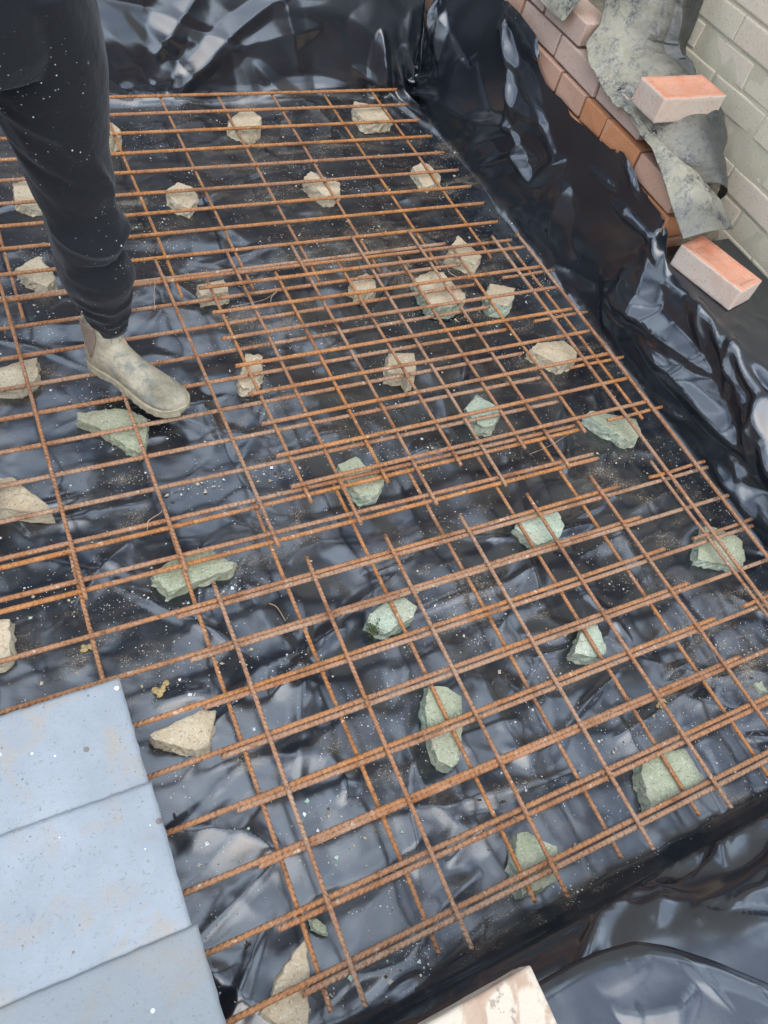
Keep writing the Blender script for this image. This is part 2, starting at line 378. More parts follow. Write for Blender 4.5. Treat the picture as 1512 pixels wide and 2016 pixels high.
# --- the folds one can point at in the photograph (right wall), traced on the plane of that wall
def wfold(p0, p1, wd, A, skew=0, sharp=1.2, X=1.675):
    global a_
    q0 = pX(*p0, X); q1 = pX(*p1, X)
    c = lambda q: (q[1], q[2] - FZ)
    (v0, s0), (v1, s1) = c(q0), c(q1)
    a_ = a_ + wallR * spindle(V, s, v0, s0, v1, s1, wd, A, skew, sharp)
wfold((1145, 522), (1400, 740), .055, .045, .3); wfold((1250, 640), (1478, 898), .06, .05, .2)
wfold((1480, 905), (1512, 760), .05, .03); wfold((1320, 500), (1440, 600), .03, .02)
wfold((912, 236), (1010, 252), .04, .03); wfold((1006, 250), (1046, 365), .04, .035, -.3); wfold((1042, 364), (1130, 300), .035, .03)
wfold((915, 130), (1000, 40), .02, .012, 0, 1.0); wfold((865, 125), (880, 0), .05, .04, .4); wfold((1120, 300), (1230, 390), .03, .03)
wfold((1180, 380), (1290, 480), .045, .03); wfold((1285, 450), (1290, 520), .02, .02); wfold((1430, 640), (1500, 690), .04, .03)
wfold((1420, 905), (1505, 1040), .04, .03)
def bfold(p0, p1, wd, A, skew=0, sharp=1.3):
    global a_
    q0 = pY(*p0, 2.68); q1 = pY(*p1, 2.68)
    a_ = a_ + wallB * spindle(U, t, q0[0], q0[2] - FZ, q1[0], q1[2] - FZ, wd, A, skew, sharp)
bfold((750, 60), (742, 215), .055, .060); bfold((600, -20), (320, 205), .05, .016, .4, 1.0); bfold((420, -20), (300, 120), .09, .022); bfold((470, 100), (640, 60), .06, .012)
bfold((520, 175), (680, 168), .05, .015)
# bunched pleats in the far right corner
cor = np.exp(-(((U - X0) / .13) ** 2 + ((V - YB) / .13) ** 2))
a_ += cor * .02 * np.sin(U * 95 + V * 40)
a_ *= np.clip(1.2 - np.exp(-np.abs(np.minimum(s, t)) / .01) * (np.minimum(s, t) > -.01), .3, 1)
fade = np.clip((Hs + .16 - s) / .05, 0, 1) * (s > 0) + (s <= 0)
a_ *= np.where(V < 1.25, np.clip(.45 + fade, 0, 1), 1)
P = BASE + N * a_[..., None]
# keep inside its space: in front of the brick wall, above the ground
P[..., 1] = np.where(f > .01, np.minimum(P[..., 1], -.071 - .02 * np.clip(f / .05, 0, 1)), P[..., 1])
xlim = np.where((P[..., 2] < .50) & (V > 1.29), 1.685, 2.005)
P[..., 0] = np.where(U > 1.0, np.minimum(P[..., 0], xlim), P[..., 0])
P[..., 0] = np.where((U > 1.0) & (V < 1.29) & (P[..., 2] < .243), np.minimum(P[..., 0], 1.692), P[..., 0])
P[..., 2] = np.maximum(P[..., 2], -.075)
lb = np.clip((s - Hs) / .02, 0, 1) * (V < 1.285) * (f < .1)
LX = np.minimum(1.694 + (s - Hs), 2.004)
ln_ = .018 * (fbm(U * 9, V * 9, 71, 2) + .35)
for i in range(22):
    v0 = rng.uniform(-.1, 1.1); s0 = rng.uniform(.32, .6); an = rng.uniform(0, 3.1); L = rng.uniform(.08, .25)
    ln_ = ln_ + spindle(V, s, v0, s0, v0 + L * math.cos(an), s0 + L * math.sin(an), rng.uniform(.02, .05), rng.uniform(.008, .022), 0, 1.2)
ln_ = ln_ * np.clip((.98 - V) / .08, .12, 1)
LZ = .2485 + np.clip(ln_, 0, .06)
P[..., 0] = P[..., 0] * (1 - lb) + LX * lb; P[..., 1] = P[..., 1] * (1 - lb) + V * lb; P[..., 2] = P[..., 2] * (1 - lb) + LZ * lb
ledge = (f > .24) | ((s > .30) & (V < 1.2)) | (l > .33) | (t > .5)
P[..., 2] = np.where(ledge, np.maximum(P[..., 2], .156), P[..., 2])
c4 = lambda A: (A[:-1, :-1] + A[1:, 1:]) / 2
edge = zt_right(V) + .012 * fbm(V * 9, V * 0, 61, 2)
keep = ~((c4(V) > 1.28) & (c4(s) > c4(edge)))
keep &= ~((c4(s) > .06) & (c4(t) > .05) & (np.minimum(c4(s), c4(t)) > .22))
dirt = np.clip(flo * 1.0 + .05 + .10 * wallF * (f < .06), 0, 1) * np.clip(.75 + .9 * fbm(U * 1.4, V * 1.4, 77, 2) + .25 * (V > 1.2), .25, 1)
mem = grid_obj('plastic_membrane', P, M_MEM, keep=keep, attrs={'dirt': dirt})
tag(mem, 'large crumpled black polythene sheet lining the floor and sides of the pit', 'plastic sheet')
def floor_z(x, y):
    i = np.clip(np.searchsorted(uu, x), 1, len(uu) - 1); j = np.clip(np.searchsorted(vv, y), 1, len(vv) - 1)
    return P[i, j, 2]

# second sheet lapping over the near right bank, with a curved free edge
def overlap_sheet():
    edge_px = [(700, 2080), (905, 2020), (1064, 1930), (1130, 1893), (1180, 1872), (1245, 1854), (1310, 1864), (1400, 1893), (1512, 1940), (1640, 2005)]
    E = np.array([pz(x, y, .185) for x, y in edge_px])
    tt = np.linspace(0, 1, 260); cum = np.r_[0, np.cumsum(np.linalg.norm(np.diff(E[:, :2], axis=0), axis=1))]; cum /= cum[-1]
    ex = np.interp(tt, cum, E[:, 0]); ey = np.interp(tt, cum, E[:, 1])
    for _ in range(14):
        ex[1:-1] = (ex[:-2] + 2 * ex[1:-1] + ex[2:]) / 4; ey[1:-1] = (ey[:-2] + 2 * ey[1:-1] + ey[2:]) / 4
    ss = np.linspace(0, .75, 120)
    A = np.zeros((260, 120, 3))
    A[..., 0] = ex[:, None] + ss[None] * .05; A[..., 1] = ey[:, None] - ss[None]
    z = .192 + .012 * np.clip(ss / .02, 0, 1)[None] + 0 * A[..., 0]
    X_, Y_ = A[..., 0], A[..., 1]
    z = z + np.clip(ss / .05, 0, 1)[None] * (.040 * (fbm(X_ * 4, Y_ * 4, 90, 2) + .12))
    for i in range(26):
        x0 = rng.uniform(.2, 1.2); y0 = rng.uniform(-.6, -.12); an = rng.normal(-.9, .7); L = rng.uniform(.08, .35)
        z = z + np.clip(ss / .03, 0, 1)[None] * spindle(X_, Y_, x0, y0, x0 + L * math.cos(an), y0 + L * math.sin(an), rng.uniform(.03, .07), rng.uniform(.003, .010), rng.uniform(-.6, .6))
    for i in range(30):
        x0 = rng.uniform(.3, 1.2); y0 = rng.uniform(-.5, -.14); an = rng.uniform(0, 3.1); L = rng.uniform(.05, .22)
        z = z + np.clip(ss / .03, 0, 1)[None] * spindle(X_, Y_, x0, y0, x0 + L * math.cos(an), y0 + L * math.sin(an), rng.uniform(.014, .03), rng.uniform(.002, .006), rng.uniform(-.7, .7), 1.1)
    A[..., 2] = np.maximum(z, .17)
    o = grid_obj('plastic_sheet', A, M_MEM, attrs={'dirt': np.full(A.shape[:2], .06)})
    so = o.modifiers.new('thickness', 'SOLIDIFY'); so.thickness = .0012
    tag(o, 'second black plastic sheet with a curved free edge lapped over the near right bank', 'plastic sheet')
overlap_sheet()

# ------------------------------------------------------------------ reinforcement mesh
def bar(name, p0, p1, rad, mat, parent, seed, bow=.0018):
    p0 = np.array(p0, float); p1 = np.array(p1, float); L = np.linalg.norm(p1 - p0)
    n = max(8, int(L / .02)); k = 10; rg = np.random.default_rng(seed)
    c = rg.uniform(-bow, bow, 4); ts = np.linspace(0, 1, n + 1)
    oy = c[0] * np.sin(ts * math.pi) + c[1] * np.sin(ts * 2 * math.pi) * .6
    oz = .5 * (c[2] * np.sin(ts * math.pi) + c[3] * np.sin(ts * 3 * math.pi) * .5)
    Vt = [];
    for i, tq in enumerate(ts):
        rr = rad * (1 + rg.uniform(-.035, .035))
        for j in range(k):
            a = 2 * math.pi * j / k; Vt.append((tq * L - L / 2, oy[i] + rr * math.cos(a), oz[i] + rr * math.sin(a)))
    F = [(i * k + j, (i + 1) * k + j, (i + 1) * k + (j + 1) % k, i * k + (j + 1) % k) for i in range(n) for j in range(k)]
    F.append(tuple(range(k))); F.append(tuple(range(n * k + k - 1, n * k - 1, -1)))
    me = bpy.data.meshes.new(name); me.from_pydata(Vt, [], F); me.materials.append(mat)
    me.polygons.foreach_set('use_smooth', [True] * (len(F) - 2) + [False, False]); me.update()
    o = bpy.data.objects.new(name, me); link(o, parent)
    mid = (p0 + p1) / 2 - np.array(parent.location)
    d = p1 - p0
    o.location = tuple(mid); o.rotation_euler = (0, -math.asin(d[2] / L), math.atan2(d[1], d[0]))
    return o
RC, RL = .0053, .0044
def sheet(label, crosses, longs, zc, zl, xr, yr, seed, mc, ml, rc=RC, rl=RL, cj=.0015):
    rg = np.random.default_rng(seed)
    root = empty('reinforcement_mesh', (xr[0], yr[0], 0))
    tag(root, label, 'steel mesh', 'steel reinforcement mesh sheets laid over the plastic')
    for i, y in enumerate(crosses):
        if not isinstance(y, tuple): y = (y, y)
        bar('cross_bar', (xr[0] + rg.uniform(-.004, .004), y[0], zc), (xr[1] + rg.uniform(-.004, .004), y[1], zc), rc, mc, root, seed * 100 + i)
    for i, x in enumerate(longs):
        if not isinstance(x, tuple): x = (x, x)
        bar('long_bar', (x[0], yr[0] + rg.uniform(-.003, .003), zl), (x[1], yr[1] + rg.uniform(-.003, .003), zl), rl, ml, root, seed * 100 + 50 + i)
    return root
# far sheet
sheet('far rusty steel mesh sheet, its end near the back wall of the pit',
      [(2.616, 2.611), (2.510, 2.504), (2.405, 2.398), (2.298, 2.292), (2.195, 2.188), (2.088, 2.080), (1.989, 1.983), (1.893, 1.886), (1.790, 1.783), (1.691, 1.685)],
      [(.035, .030 + .2 * 0)] + [(.042 + .2 * k_ - .004, .042 + .2 * k_ + .002 + .001 * k_) for k_ in range(1, 8)] + [-.165, -.365],
      0.0, -.0108, (-.62, 1.549), (1.625, 2.637), 1, M_R1, M_R1)
# left sheet, under the boot
sheet('left rusty steel mesh sheet that the boot is standing on',
      [(1.6923, 1.7050), (1.5813, 1.6010), (1.4783, 1.5050), (1.3819, 1.4030), (1.2964, 1.3020), (1.2034, 1.2020), (1.1161, 1.1020), (1.0277, 1.0080), (0.9363, 0.9180), (0.8494, 0.8170)],
      [(.006, .003), (.207, .2015), (.409, .403), (.608, .606), (.806, .803), (1.004, 1.004), (1.203, 1.200), -.197, -.397],
      0.0006, .0110, (-.60, 1.305), (.789, 1.768), 2, M_R2, M_R2)
# middle sheet on top
sheet('short rusty steel mesh sheet lying on top in the middle of the pit',
      [1.618, 1.518, 1.4185, 1.3185, 1.219, 1.120, 1.0185, .925],
      [(.520, .515), (.718, .713), (.920, .912), (1.115, 1.110), (1.314, 1.308), (1.513, 1.510)],
      .0230, .0122, (.484, 1.551), (.879, 1.657), 3, M_R1, M_R1)
# near left sheet (underneath)
sheet('near left rusty steel mesh sheet running under the grey slabs',
      [(.917, .902), (.820, .801), (.716, .704), (.617, .604), (.516, .5035), (.416, .402), (.317, .302), (.215, .201), (.117, .100), (.016, .001)],
      [(-.003, .000), (.197, .207), (.396, .401), (.596, .598), (.794, .792), (.996, .990), (1.197, 1.185), -.2, -.4],
      0.0006, -.0106, (-.60, 1.313), (-.044, .935), 4, M_R1, M_R1)
# near right sheet (on top)
sheet('near right rusty steel mesh sheet nearest the camera, overlapping the left one',
      [(.699, .685), (.601, .588), (.501, .486), (.401, .388), (.301, .288), (.200, .188), (.098, .086), (-.003, -.014)],
      [(.247, .250), (.446, .457), (.648, .648), (.852, .846), (1.056, 1.043), (1.256, 1.242), (1.452, 1.443)],
      0.0006, .0112, (.158, 1.606), (-.059, .748), 5, M_R2, M_R2)
# narrow strip along the right edge
sheet('narrow two-bar strip of rusty steel mesh along the right side of the pit',
      [1.504, 1.304, 1.105, .902, .6985, .500, .300, .105],
      [(1.452, 1.463), (1.553, 1.559)],
      .0128, .0232, (1.402, 1.603), (.02, 1.69), 6, M_R1, M_R2, .0046, .0050)

# ------------------------------------------------------------------ stones under the mesh
def stone(poly, top, side, label, group, z=-.018, seed=0, moss=None, name='stone', tilt=(0, 0), zb=-.062, grow=.0035):
    rg = np.random.default_rng(seed)
    pts = np.array([pz(x, y, z)[:2] for x, y in poly])
    c = pts.mean(0); n = len(pts); seg = 5
    ring = []
    for i in range(n):
        a, b = pts[i], pts[(i + 1) % n]; Ls = np.linalg.norm(b - a); kk = max(2, min(9, int(Ls / .009)))
        for j in range(kk):
            q = a + (b - a) * j / kk
            if j: q = q + rg.normal(0, .0014, 2)
            ring.append(q)
    ring = np.array(ring); m = len(ring)
    rad = np.linalg.norm(ring - c, axis=1).mean()
    def hz(q, base, amp):
        return base + tilt[0] * (q[0] - c[0]) + tilt[1] * (q[1] - c[1]) + amp * float(fbm(np.array([q[0] * 38]), np.array([q[1] * 38]), seed % 50, 3)[0])
    Vt = []; 
    levels = [(.30, z, .004), (.62, z, .004), (.90, z - .0003, .004), (1.0, z - .0015, .003)]
    for sc, zz, am in levels:
        for q in ring:
            qq = c + (q - c) * sc + (rg.normal(0, .0008, 2) if sc < 1 else 0); Vt.append((qq[0], qq[1], hz(qq, zz, am)))
    for fr in (.25, .5, .78, 1.0):
        for q in ring:
            o = (q - c) / (np.linalg.norm(q - c) + 1e-9)
            qq = q + o * (grow * fr + rg.normal(0, .0024)); zt_ = hz(q, z - .003, .004)
            Vt.append((qq[0], qq[1], zt_ + (zb - zt_) * fr + (rg.normal(0, .0022) if fr < 1 else 0)))
    F = []; mi = []
    L = len(levels) + 4
    for r_ in range(L - 1):
        for i in range(m):
            j = (i + 1) % m; F.append((r_ * m + i, (r_ + 1) * m + i, (r_ + 1) * m + j, r_ * m + j)); mi.append(0 if r_ < len(levels) - 1 else 1)
    Vt.append((c[0], c[1], hz(c, z, .006))); ci = len(Vt) - 1
    for i in range(m): F.append((i, (i + 1) % m, ci)); mi.append(0)
    F.append(tuple((L - 1) * m + i for i in range(m))); mi.append(1)
    Vt = np.array(Vt); loc = np.array([c[0], c[1], zb]); Vt = Vt - loc
    o = mobj(name, Vt, F, [top, side], midx=mi); o.location = tuple(loc)
    bm = bmesh.new(); bm.from_mesh(o.data); bmesh.ops.recalc_face_normals(bm, faces=bm.faces); bm.to_mesh(o.data); bm.free()
    tag(o, label, 'stone', group)
    if moss:
        Vm = []; Fm = []
        for i in range(170):
            q = pz(*moss[0], z)[:2] + rg.normal(0, moss[1], 2); zz = z - .002 + rg.uniform(-.022, .004)
            b = len(Vm); a = rg.uniform(0, 6.28); h_ = rg.uniform(.003, .007)
            Vm += [(q[0] + .002 * math.cos(a), q[1] + .002 * math.sin(a), zz), (q[0] - .002 * math.cos(a), q[1] - .002 * math.sin(a), zz), (q[0] + rg.normal(0, .003), q[1] + rg.normal(0, .003), zz + h_)]
            Fm.append((b, b + 1, b + 2))
        mobj('moss', np.array(Vm) - loc, Fm, M_MOSS, parent=o)
    return o
GB, GG = 'buff stones propping up the mesh', 'green stones propping up the mesh'
ST = [
 ('b', [(203, 232), (222, 240), (237, 256), (236, 272), (205, 280)], 'small buff stone half hidden behind the trouser leg under the far mesh'),
 ('b', [(452, 232), (480, 212), (498, 215), (514, 230), (512, 250), (496, 264), (478, 258), (449, 246)], 'rounded buff stone in the second row of the far mesh, left of the back corner'),
 ('b', [(697, 198), (735, 205), (755, 205), (772, 237), (725, 240), (712, 232), (697, 214)], 'buff stone in the far right corner beside the grey shiny pleat'),
 ('b', [(25, 362), (55, 352), (80, 372), (92, 402), (60, 408), (30, 398)], 'buff stone at the left edge just left of the trouser leg'),
 ('b', [(328, 375), (350, 357), (378, 365), (389, 382), (386, 393), (372, 410), (350, 402), (330, 386)], 'pale faceted stone just right of the trouser leg'),
 ('b', [(598, 350), (612, 333), (640, 345), (670, 356), (668, 376), (655, 386), (640, 388), (612, 366)], 'buff wedge stone in the middle of the far mesh'),
 ('b', [(812, 330), (830, 320), (845, 325), (868, 345), (866, 356), (840, 366), (832, 362)], 'small buff stone under the last long bar of the far mesh'),
 ('b', [(882, 497), (903, 460), (925, 480), (949, 502), (942, 512), (935, 522), (905, 510)], 'pointed triangular buff stone by the right end of the far mesh'),
 ('b', [(31, 528), (77, 507), (104, 535), (107, 548), (92, 562), (50, 545)], 'tilted buff stone left of the trouser cuff'),
 ('b', [(389, 560), (440, 549), (449, 562), (449, 574), (395, 582)], 'small square buff stone just right of the trouser cuff'),
 ('b', [(690, 548), (722, 536), (738, 552), (740, 568), (715, 577), (692, 562)], 'small buff stone with a chip, near the far edge of the middle mesh'),
 ('x', [(815, 545), (850, 531), (873, 535), (893, 560), (915, 580), (912, 593), (890, 604), (845, 602), (834, 580)], 'large rough beige stone with greenish sides near the far right of the middle mesh'),
 ('x', [(966, 555), (1017, 563), (1010, 588), (1000, 603), (964, 598), (957, 580)], 'small square stone with mint green side right of the large rough one'),
 ('b', [(483, 698), (515, 700), (517, 735), (506, 750), (513, 760), (478, 763), (470, 753)], 'narrow upright buff stone right of the boot toe'),
 ('b', [(765, 695), (816, 693), (820, 720), (815, 743), (803, 753), (795, 737), (764, 733)], 'square buff stone in the centre of the middle mesh'),
 ('b', [(1043, 687), (1060, 673), (1110, 670), (1138, 693), (1135, 706), (1103, 719)], 'flat buff stone under the strip at the right side of the pit'),
 ('g', [(940, 773), (955, 785), (983, 800), (985, 812), (972, 838), (950, 841), (922, 815), (918, 800)], 'pale mint green stone in the middle of the pit right of centre'),
 ('m', [(1155, 815), (1168, 808), (1255, 822), (1263, 846), (1250, 868), (1238, 870), (1195, 843)], 'flat green triangular stone at the right edge of the pit'),
 ('d', [(150, 810), (225, 803), (258, 808), (290, 825), (288, 868), (274, 893), (255, 882), (200, 845), (152, 822)], 'bright green wedge stone beside the boot'),
 ('b', [(-30, 735), (45, 708), (72, 702), (73, 740), (60, 753), (38, 763), (12, 763), (-20, 760)], 'buff stone cut by the left edge, level with the boot'),
 ('b', [(-60, 945), (25, 938), (50, 960), (95, 995), (102, 1010), (-60, 995)], 'large pale pointed stone at the left edge below the boot'),
 ('m', [(665, 914), (700, 899), (730, 925), (757, 945), (745, 970), (712, 975), (690, 955)], 'blocky green stone with moss on top under the near edge of the middle mesh'),
 ('g', [(1030, 1010), (1098, 1004), (1113, 1033), (1100, 1058), (1060, 1072), (1040, 1062), (1014, 1040)], 'pale speckled mint stone under the top bars of the near right mesh'),
 ('m', [(1388, 1035), (1440, 1050), (1462, 1065), (1470, 1102), (1450, 1114), (1375, 1100), (1376, 1075)], 'green square stone at the right edge under the narrow strip'),
 ('d', [(300, 1128), (330, 1105), (410, 1077), (440, 1098), (462, 1108), (458, 1120), (330, 1165), (318, 1150)], 'long bright green stone between the slabs and the boot'),
 ('g', [(730, 1205), (760, 1182), (795, 1176), (820, 1195), (813, 1215), (783, 1230), (770, 1242), (748, 1235), (725, 1222)], 'ribbed pale stone with dark moss on its left corner'),
 ('g', [(1150, 1230), (1177, 1230), (1195, 1275), (1190, 1288), (1165, 1292), (1132, 1285), (1140, 1255)], 'small mint green wedge stone under the near right mesh'),
 ('b', [(-70, 1225), (18, 1217), (20, 1290), (0, 1305), (-70, 1310)], 'cream stone cut by the left edge above the slabs'),
 ('b', [(425, 1396), (400, 1396), (296, 1448), (305, 1458), (385, 1477), (410, 1468)], 'flat triangular buff stone beside the top slab'),
 ('m', [(845, 1348), (880, 1353), (908, 1372), (910, 1430), (905, 1495), (890, 1510), (864, 1495), (848, 1450), (838, 1400)], 'long upright green stone in the middle of the near right mesh'),
 ('m', [(1268, 1500), (1290, 1480), (1345, 1474), (1384, 1535), (1380, 1545), (1285, 1590), (1275, 1560), (1265, 1520)], 'large square green stone near the lower right corner of the mesh'),
 ('m', [(1018, 1642), (1040, 1638), (1065, 1655), (1097, 1667), (1093, 1735), (1060, 1752), (1030, 1762), (1022, 1740), (1016, 1690)], 'green stone with a turquoise broken side under the nearest bars'),
 ('b', [(605, 1845), (588, 1865), (562, 1900), (537, 1955), (514, 1993), (540, 2012), (607, 2028), (608, 1950)], 'grey-buff leaf shaped stone at the bottom under the nearest bar ends'),
]
for i, (kd, poly, lab) in enumerate(ST):
    tm, sm = {'b': (M_BT, M_BS), 'x': (M_BT, M_GS), 'g': (M_GS, M_GS), 'm': (M_GT, M_GS), 'd': (M_GT, M_GT)}[kd]
    moss = ((735, 1235), .010) if 'dark moss' in lab else None
    stone(poly, tm, sm, lab, GB if kd == 'b' else GG, seed=100 + i, moss=moss, tilt=(random.uniform(-.09, .09), random.uniform(-.09, .09)))
for q, (poly, lab) in enumerate([([(613, 1812), (622, 1808), (640, 1822), (643, 1838), (630, 1836), (618, 1828)], 'tiny green stone chip beside the second bar at the bottom'),
                  ([(1484, 1345), (1500, 1340), (1512, 1362), (1498, 1360)], 'tiny mint green chip at the right edge near the mesh corner')]):
    stone(poly, M_GT, M_GS, lab, None, z=-.040, seed=300 + q, name='stone_chip', zb=-.058, grow=.002)

# ------------------------------------------------------------------ grit, crumbs and twigs on the sheet
def grit():
    rg = np.random.default_rng(5); V_, F_, mi = [], [], []
    cl = [pz(x, y, FZ)[:2] for x, y in [(290, 1240), (230, 1200), (120, 1180), (640, 360), (720, 450), (560, 470), (480, 230), (1050, 690), (1210, 900), (1280, 900), (1150, 1150), (1230, 1160),
          (760, 900), (870, 880), (800, 620), (900, 620), (700, 985), (560, 930), (420, 1130), (820, 1880), (770, 1900), (700, 1930), (1230, 1480), (1290, 1380), (1420, 1330), (640, 1600), (1110, 1300),
          (700, 1640), (760, 1740), (350, 1300), (330, 1370), (470, 1160), (250, 950), (380, 960), (1060, 900), (960, 900), (300, 560), (1050, 560), (1090, 620), (950, 1180), (330, 1720), (400, 1830), (440, 1280)]]
    tries = [(c_, s_) for c_ in cl for s_ in [rg.uniform(.02, .06)] * int(rg.integers(30, 90))] + [(None, 0)] * 1500
    for c_, s_ in tries:
        if c_ is None: q = np.array([rg.uniform(-.35, 1.62), rg.uniform(-.12, 2.62)])
        else: q = c_ + rg.normal(0, 1, 2) * s_ * np.array([1.5, .6])
        if not (-.5 < q[0] < 1.63 and -.13 < q[1] < 2.63): continue
        r_ = rg.uniform(.0006, .0017) * (rg.uniform(2, 3.6) if rg.random() < .11 else 1)
        z_ = floor_z(q[0], q[1]) + r_ * .4; b = len(V_)
        d = rg.normal(0, 1, (6, 3)); d = np.array([[1, 0, 0], [-1, 0, 0], [0, 1, 0], [0, -1, 0], [0, 0, 1], [0, 0, -1]]) * rg.uniform(.5, 1.3, (6, 1)) + d * .15
        an = rg.uniform(0, 6.28); ca, sa = math.cos(an), math.sin(an)
        for k_ in d: V_.append((q[0] + r_ * (ca * k_[0] - sa * k_[1]), q[1] + r_ * (sa * k_[0] + ca * k_[1]), z_ + r_ * .7 * k_[2]))
        cidx = int(rg.choice(4, p=[.62, .2, .06, .12]))
        for t_ in ((0, 2, 4), (2, 1, 4), (1, 3, 4), (3, 0, 4), (2, 0, 5), (1, 2, 5), (3, 1, 5), (0, 3, 5)): F_.append(tuple(b + x for x in t_)); mi.append(cidx)
    ms = [simple('grit_tan', (.42, .34, .22), (.55, .46, .33), 60), simple('grit_white', (.62, .62, .58), (.8, .8, .76), 60), simple('grit_green', (.30, .42, .33), (.45, .55, .42), 60), simple('grit_dark', (.05, .035, .02), (.12, .08, .05), 60)]
    tag(mobj('grit', V_, F_, ms, midx=mi), kind='stuff')
grit()
def lump(px, py, size, mat, label, n=7, zo=.004):
    rg = np.random.default_rng(int(px)); c = pz(px, py, FZ); z0 = floor_z(c[0], c[1])
    bm = bmesh.new()
    for i in range(n):
        q = Vector((rg.normal(0, size * .6), rg.normal(0, size * .35), rg.uniform(0, .003)))
        m_ = bmesh.ops.create_icosphere(bm, subdivisions=2, radius=size * rg.uniform(.22, .5), matrix=Matrix.Translation(q))
        for v in m_['verts']: v.co += Vector(rg.normal(0, size * .06, 3)); v.co.z = v.co.z * .75
    me = bpy.data.meshes.new('clod'); bm.to_mesh(me); bm.free(); me.materials.append(mat)
    o = bpy.data.objects.new('clod', me); o.location = (c[0], c[1], z0 + zo); link(o); tag(o, label, 'clod'); return o
M_CLAY = simple('clay', (.36, .25, .10), (.50, .38, .19), 40, .9, .8, .003)
M_DCLOD = simple('dark_clod', (.035, .02, .01), (.10, .06, .035), 40, .9, .8, .003)
lump(165, 1281, .012, M_CLAY, 'yellow clay crumb under the left bar above the slabs')
lump(318, 1358, .016, M_CLAY, 'cluster of yellow clay crumbs right of the top slab')
lump(1297, 1389, .010, M_CLAY, 'small clay crumbs near the third row of the near right mesh')
lump(342, 1603, .006, M_DCLOD, 'dark soil crumb beside the middle slab', 3)
lump(946, 1576, .006, M_DCLOD, 'dark soil crumb left of the pair near the bottom bars', 3)
lump(986, 1581, .005, M_DCLOD, 'smaller dark soil crumb right of the pair near the bottom bars', 3)
lump(484, 1857, .007, M_DCLOD, 'dark soil crumb right of the lowest slab', 4)
M_TWIG = simple('dry_stem', (.30, .20, .12), (.42, .30, .20), 60)
def twig(pts, label, z=.002, r=.0009):
    Q = np.array([pz(x, y, z) for x, y in pts]); n_ = 6 * (len(Q) - 1)
    t_ = np.linspace(0, len(Q) - 1, n_ + 1); C_ = np.stack([np.interp(t_, range(len(Q)), Q[:, a]) for a in range(3)], 1)
    for _ in range(3): C_[1:-1] = (C_[:-2] + 2 * C_[1:-1] + C_[2:]) / 4
    C_[:, 2] += .004 * np.sin(t_ * 1.7); c0 = C_[0].copy(); C_ -= c0; V_ = []; F_ = []
    for i, c in enumerate(C_):
        for j in range(5): a = j * 1.2566; V_.append((c[0] + r * math.cos(a), c[1] + r * math.sin(a) * .7, c[2] + r * math.sin(a)))
    for i in range(len(C_) - 1):
        for j in range(5): F_.append((i * 5 + j, (i + 1) * 5 + j, (i + 1) * 5 + (j + 1) % 5, i * 5 + (j + 1) % 5))
    o = mobj('dry_stem', V_, F_, M_TWIG, smooth=True); o.location = tuple(c0); tag(o, label, 'stem')
twig([(541, 562), (544, 578), (533, 585), (534, 605)], 'thin curled dry stem at the left end of the middle mesh', .01)
twig([(455, 604), (490, 600), (520, 590), (540, 575)], 'thin dry stem reaching left from the middle mesh', -.03)
twig([(300, 548), (306, 560), (303, 580), (305, 608)], 'dry stem hanging over the bar pair just right of the trouser cuff', .008)
twig([(876, 518), (884, 540), (900, 545), (940, 548)], 'curved dry stem over the large rough stone', .0)
twig([(1135, 846), (1110, 862), (1095, 870), (1070, 882), (1042, 895)], 'pale dry stem near the right end of the middle mesh', -.03)
twig([(290, 1042), (291, 1028), (312, 1012), (318, 1005)], 'dry stem caught on the bar pair above the long green stone', .008)
twig([(530, 1188), (545, 1196), (562, 1222)], 'short dark stem on the sheet between the near bars', -.045)

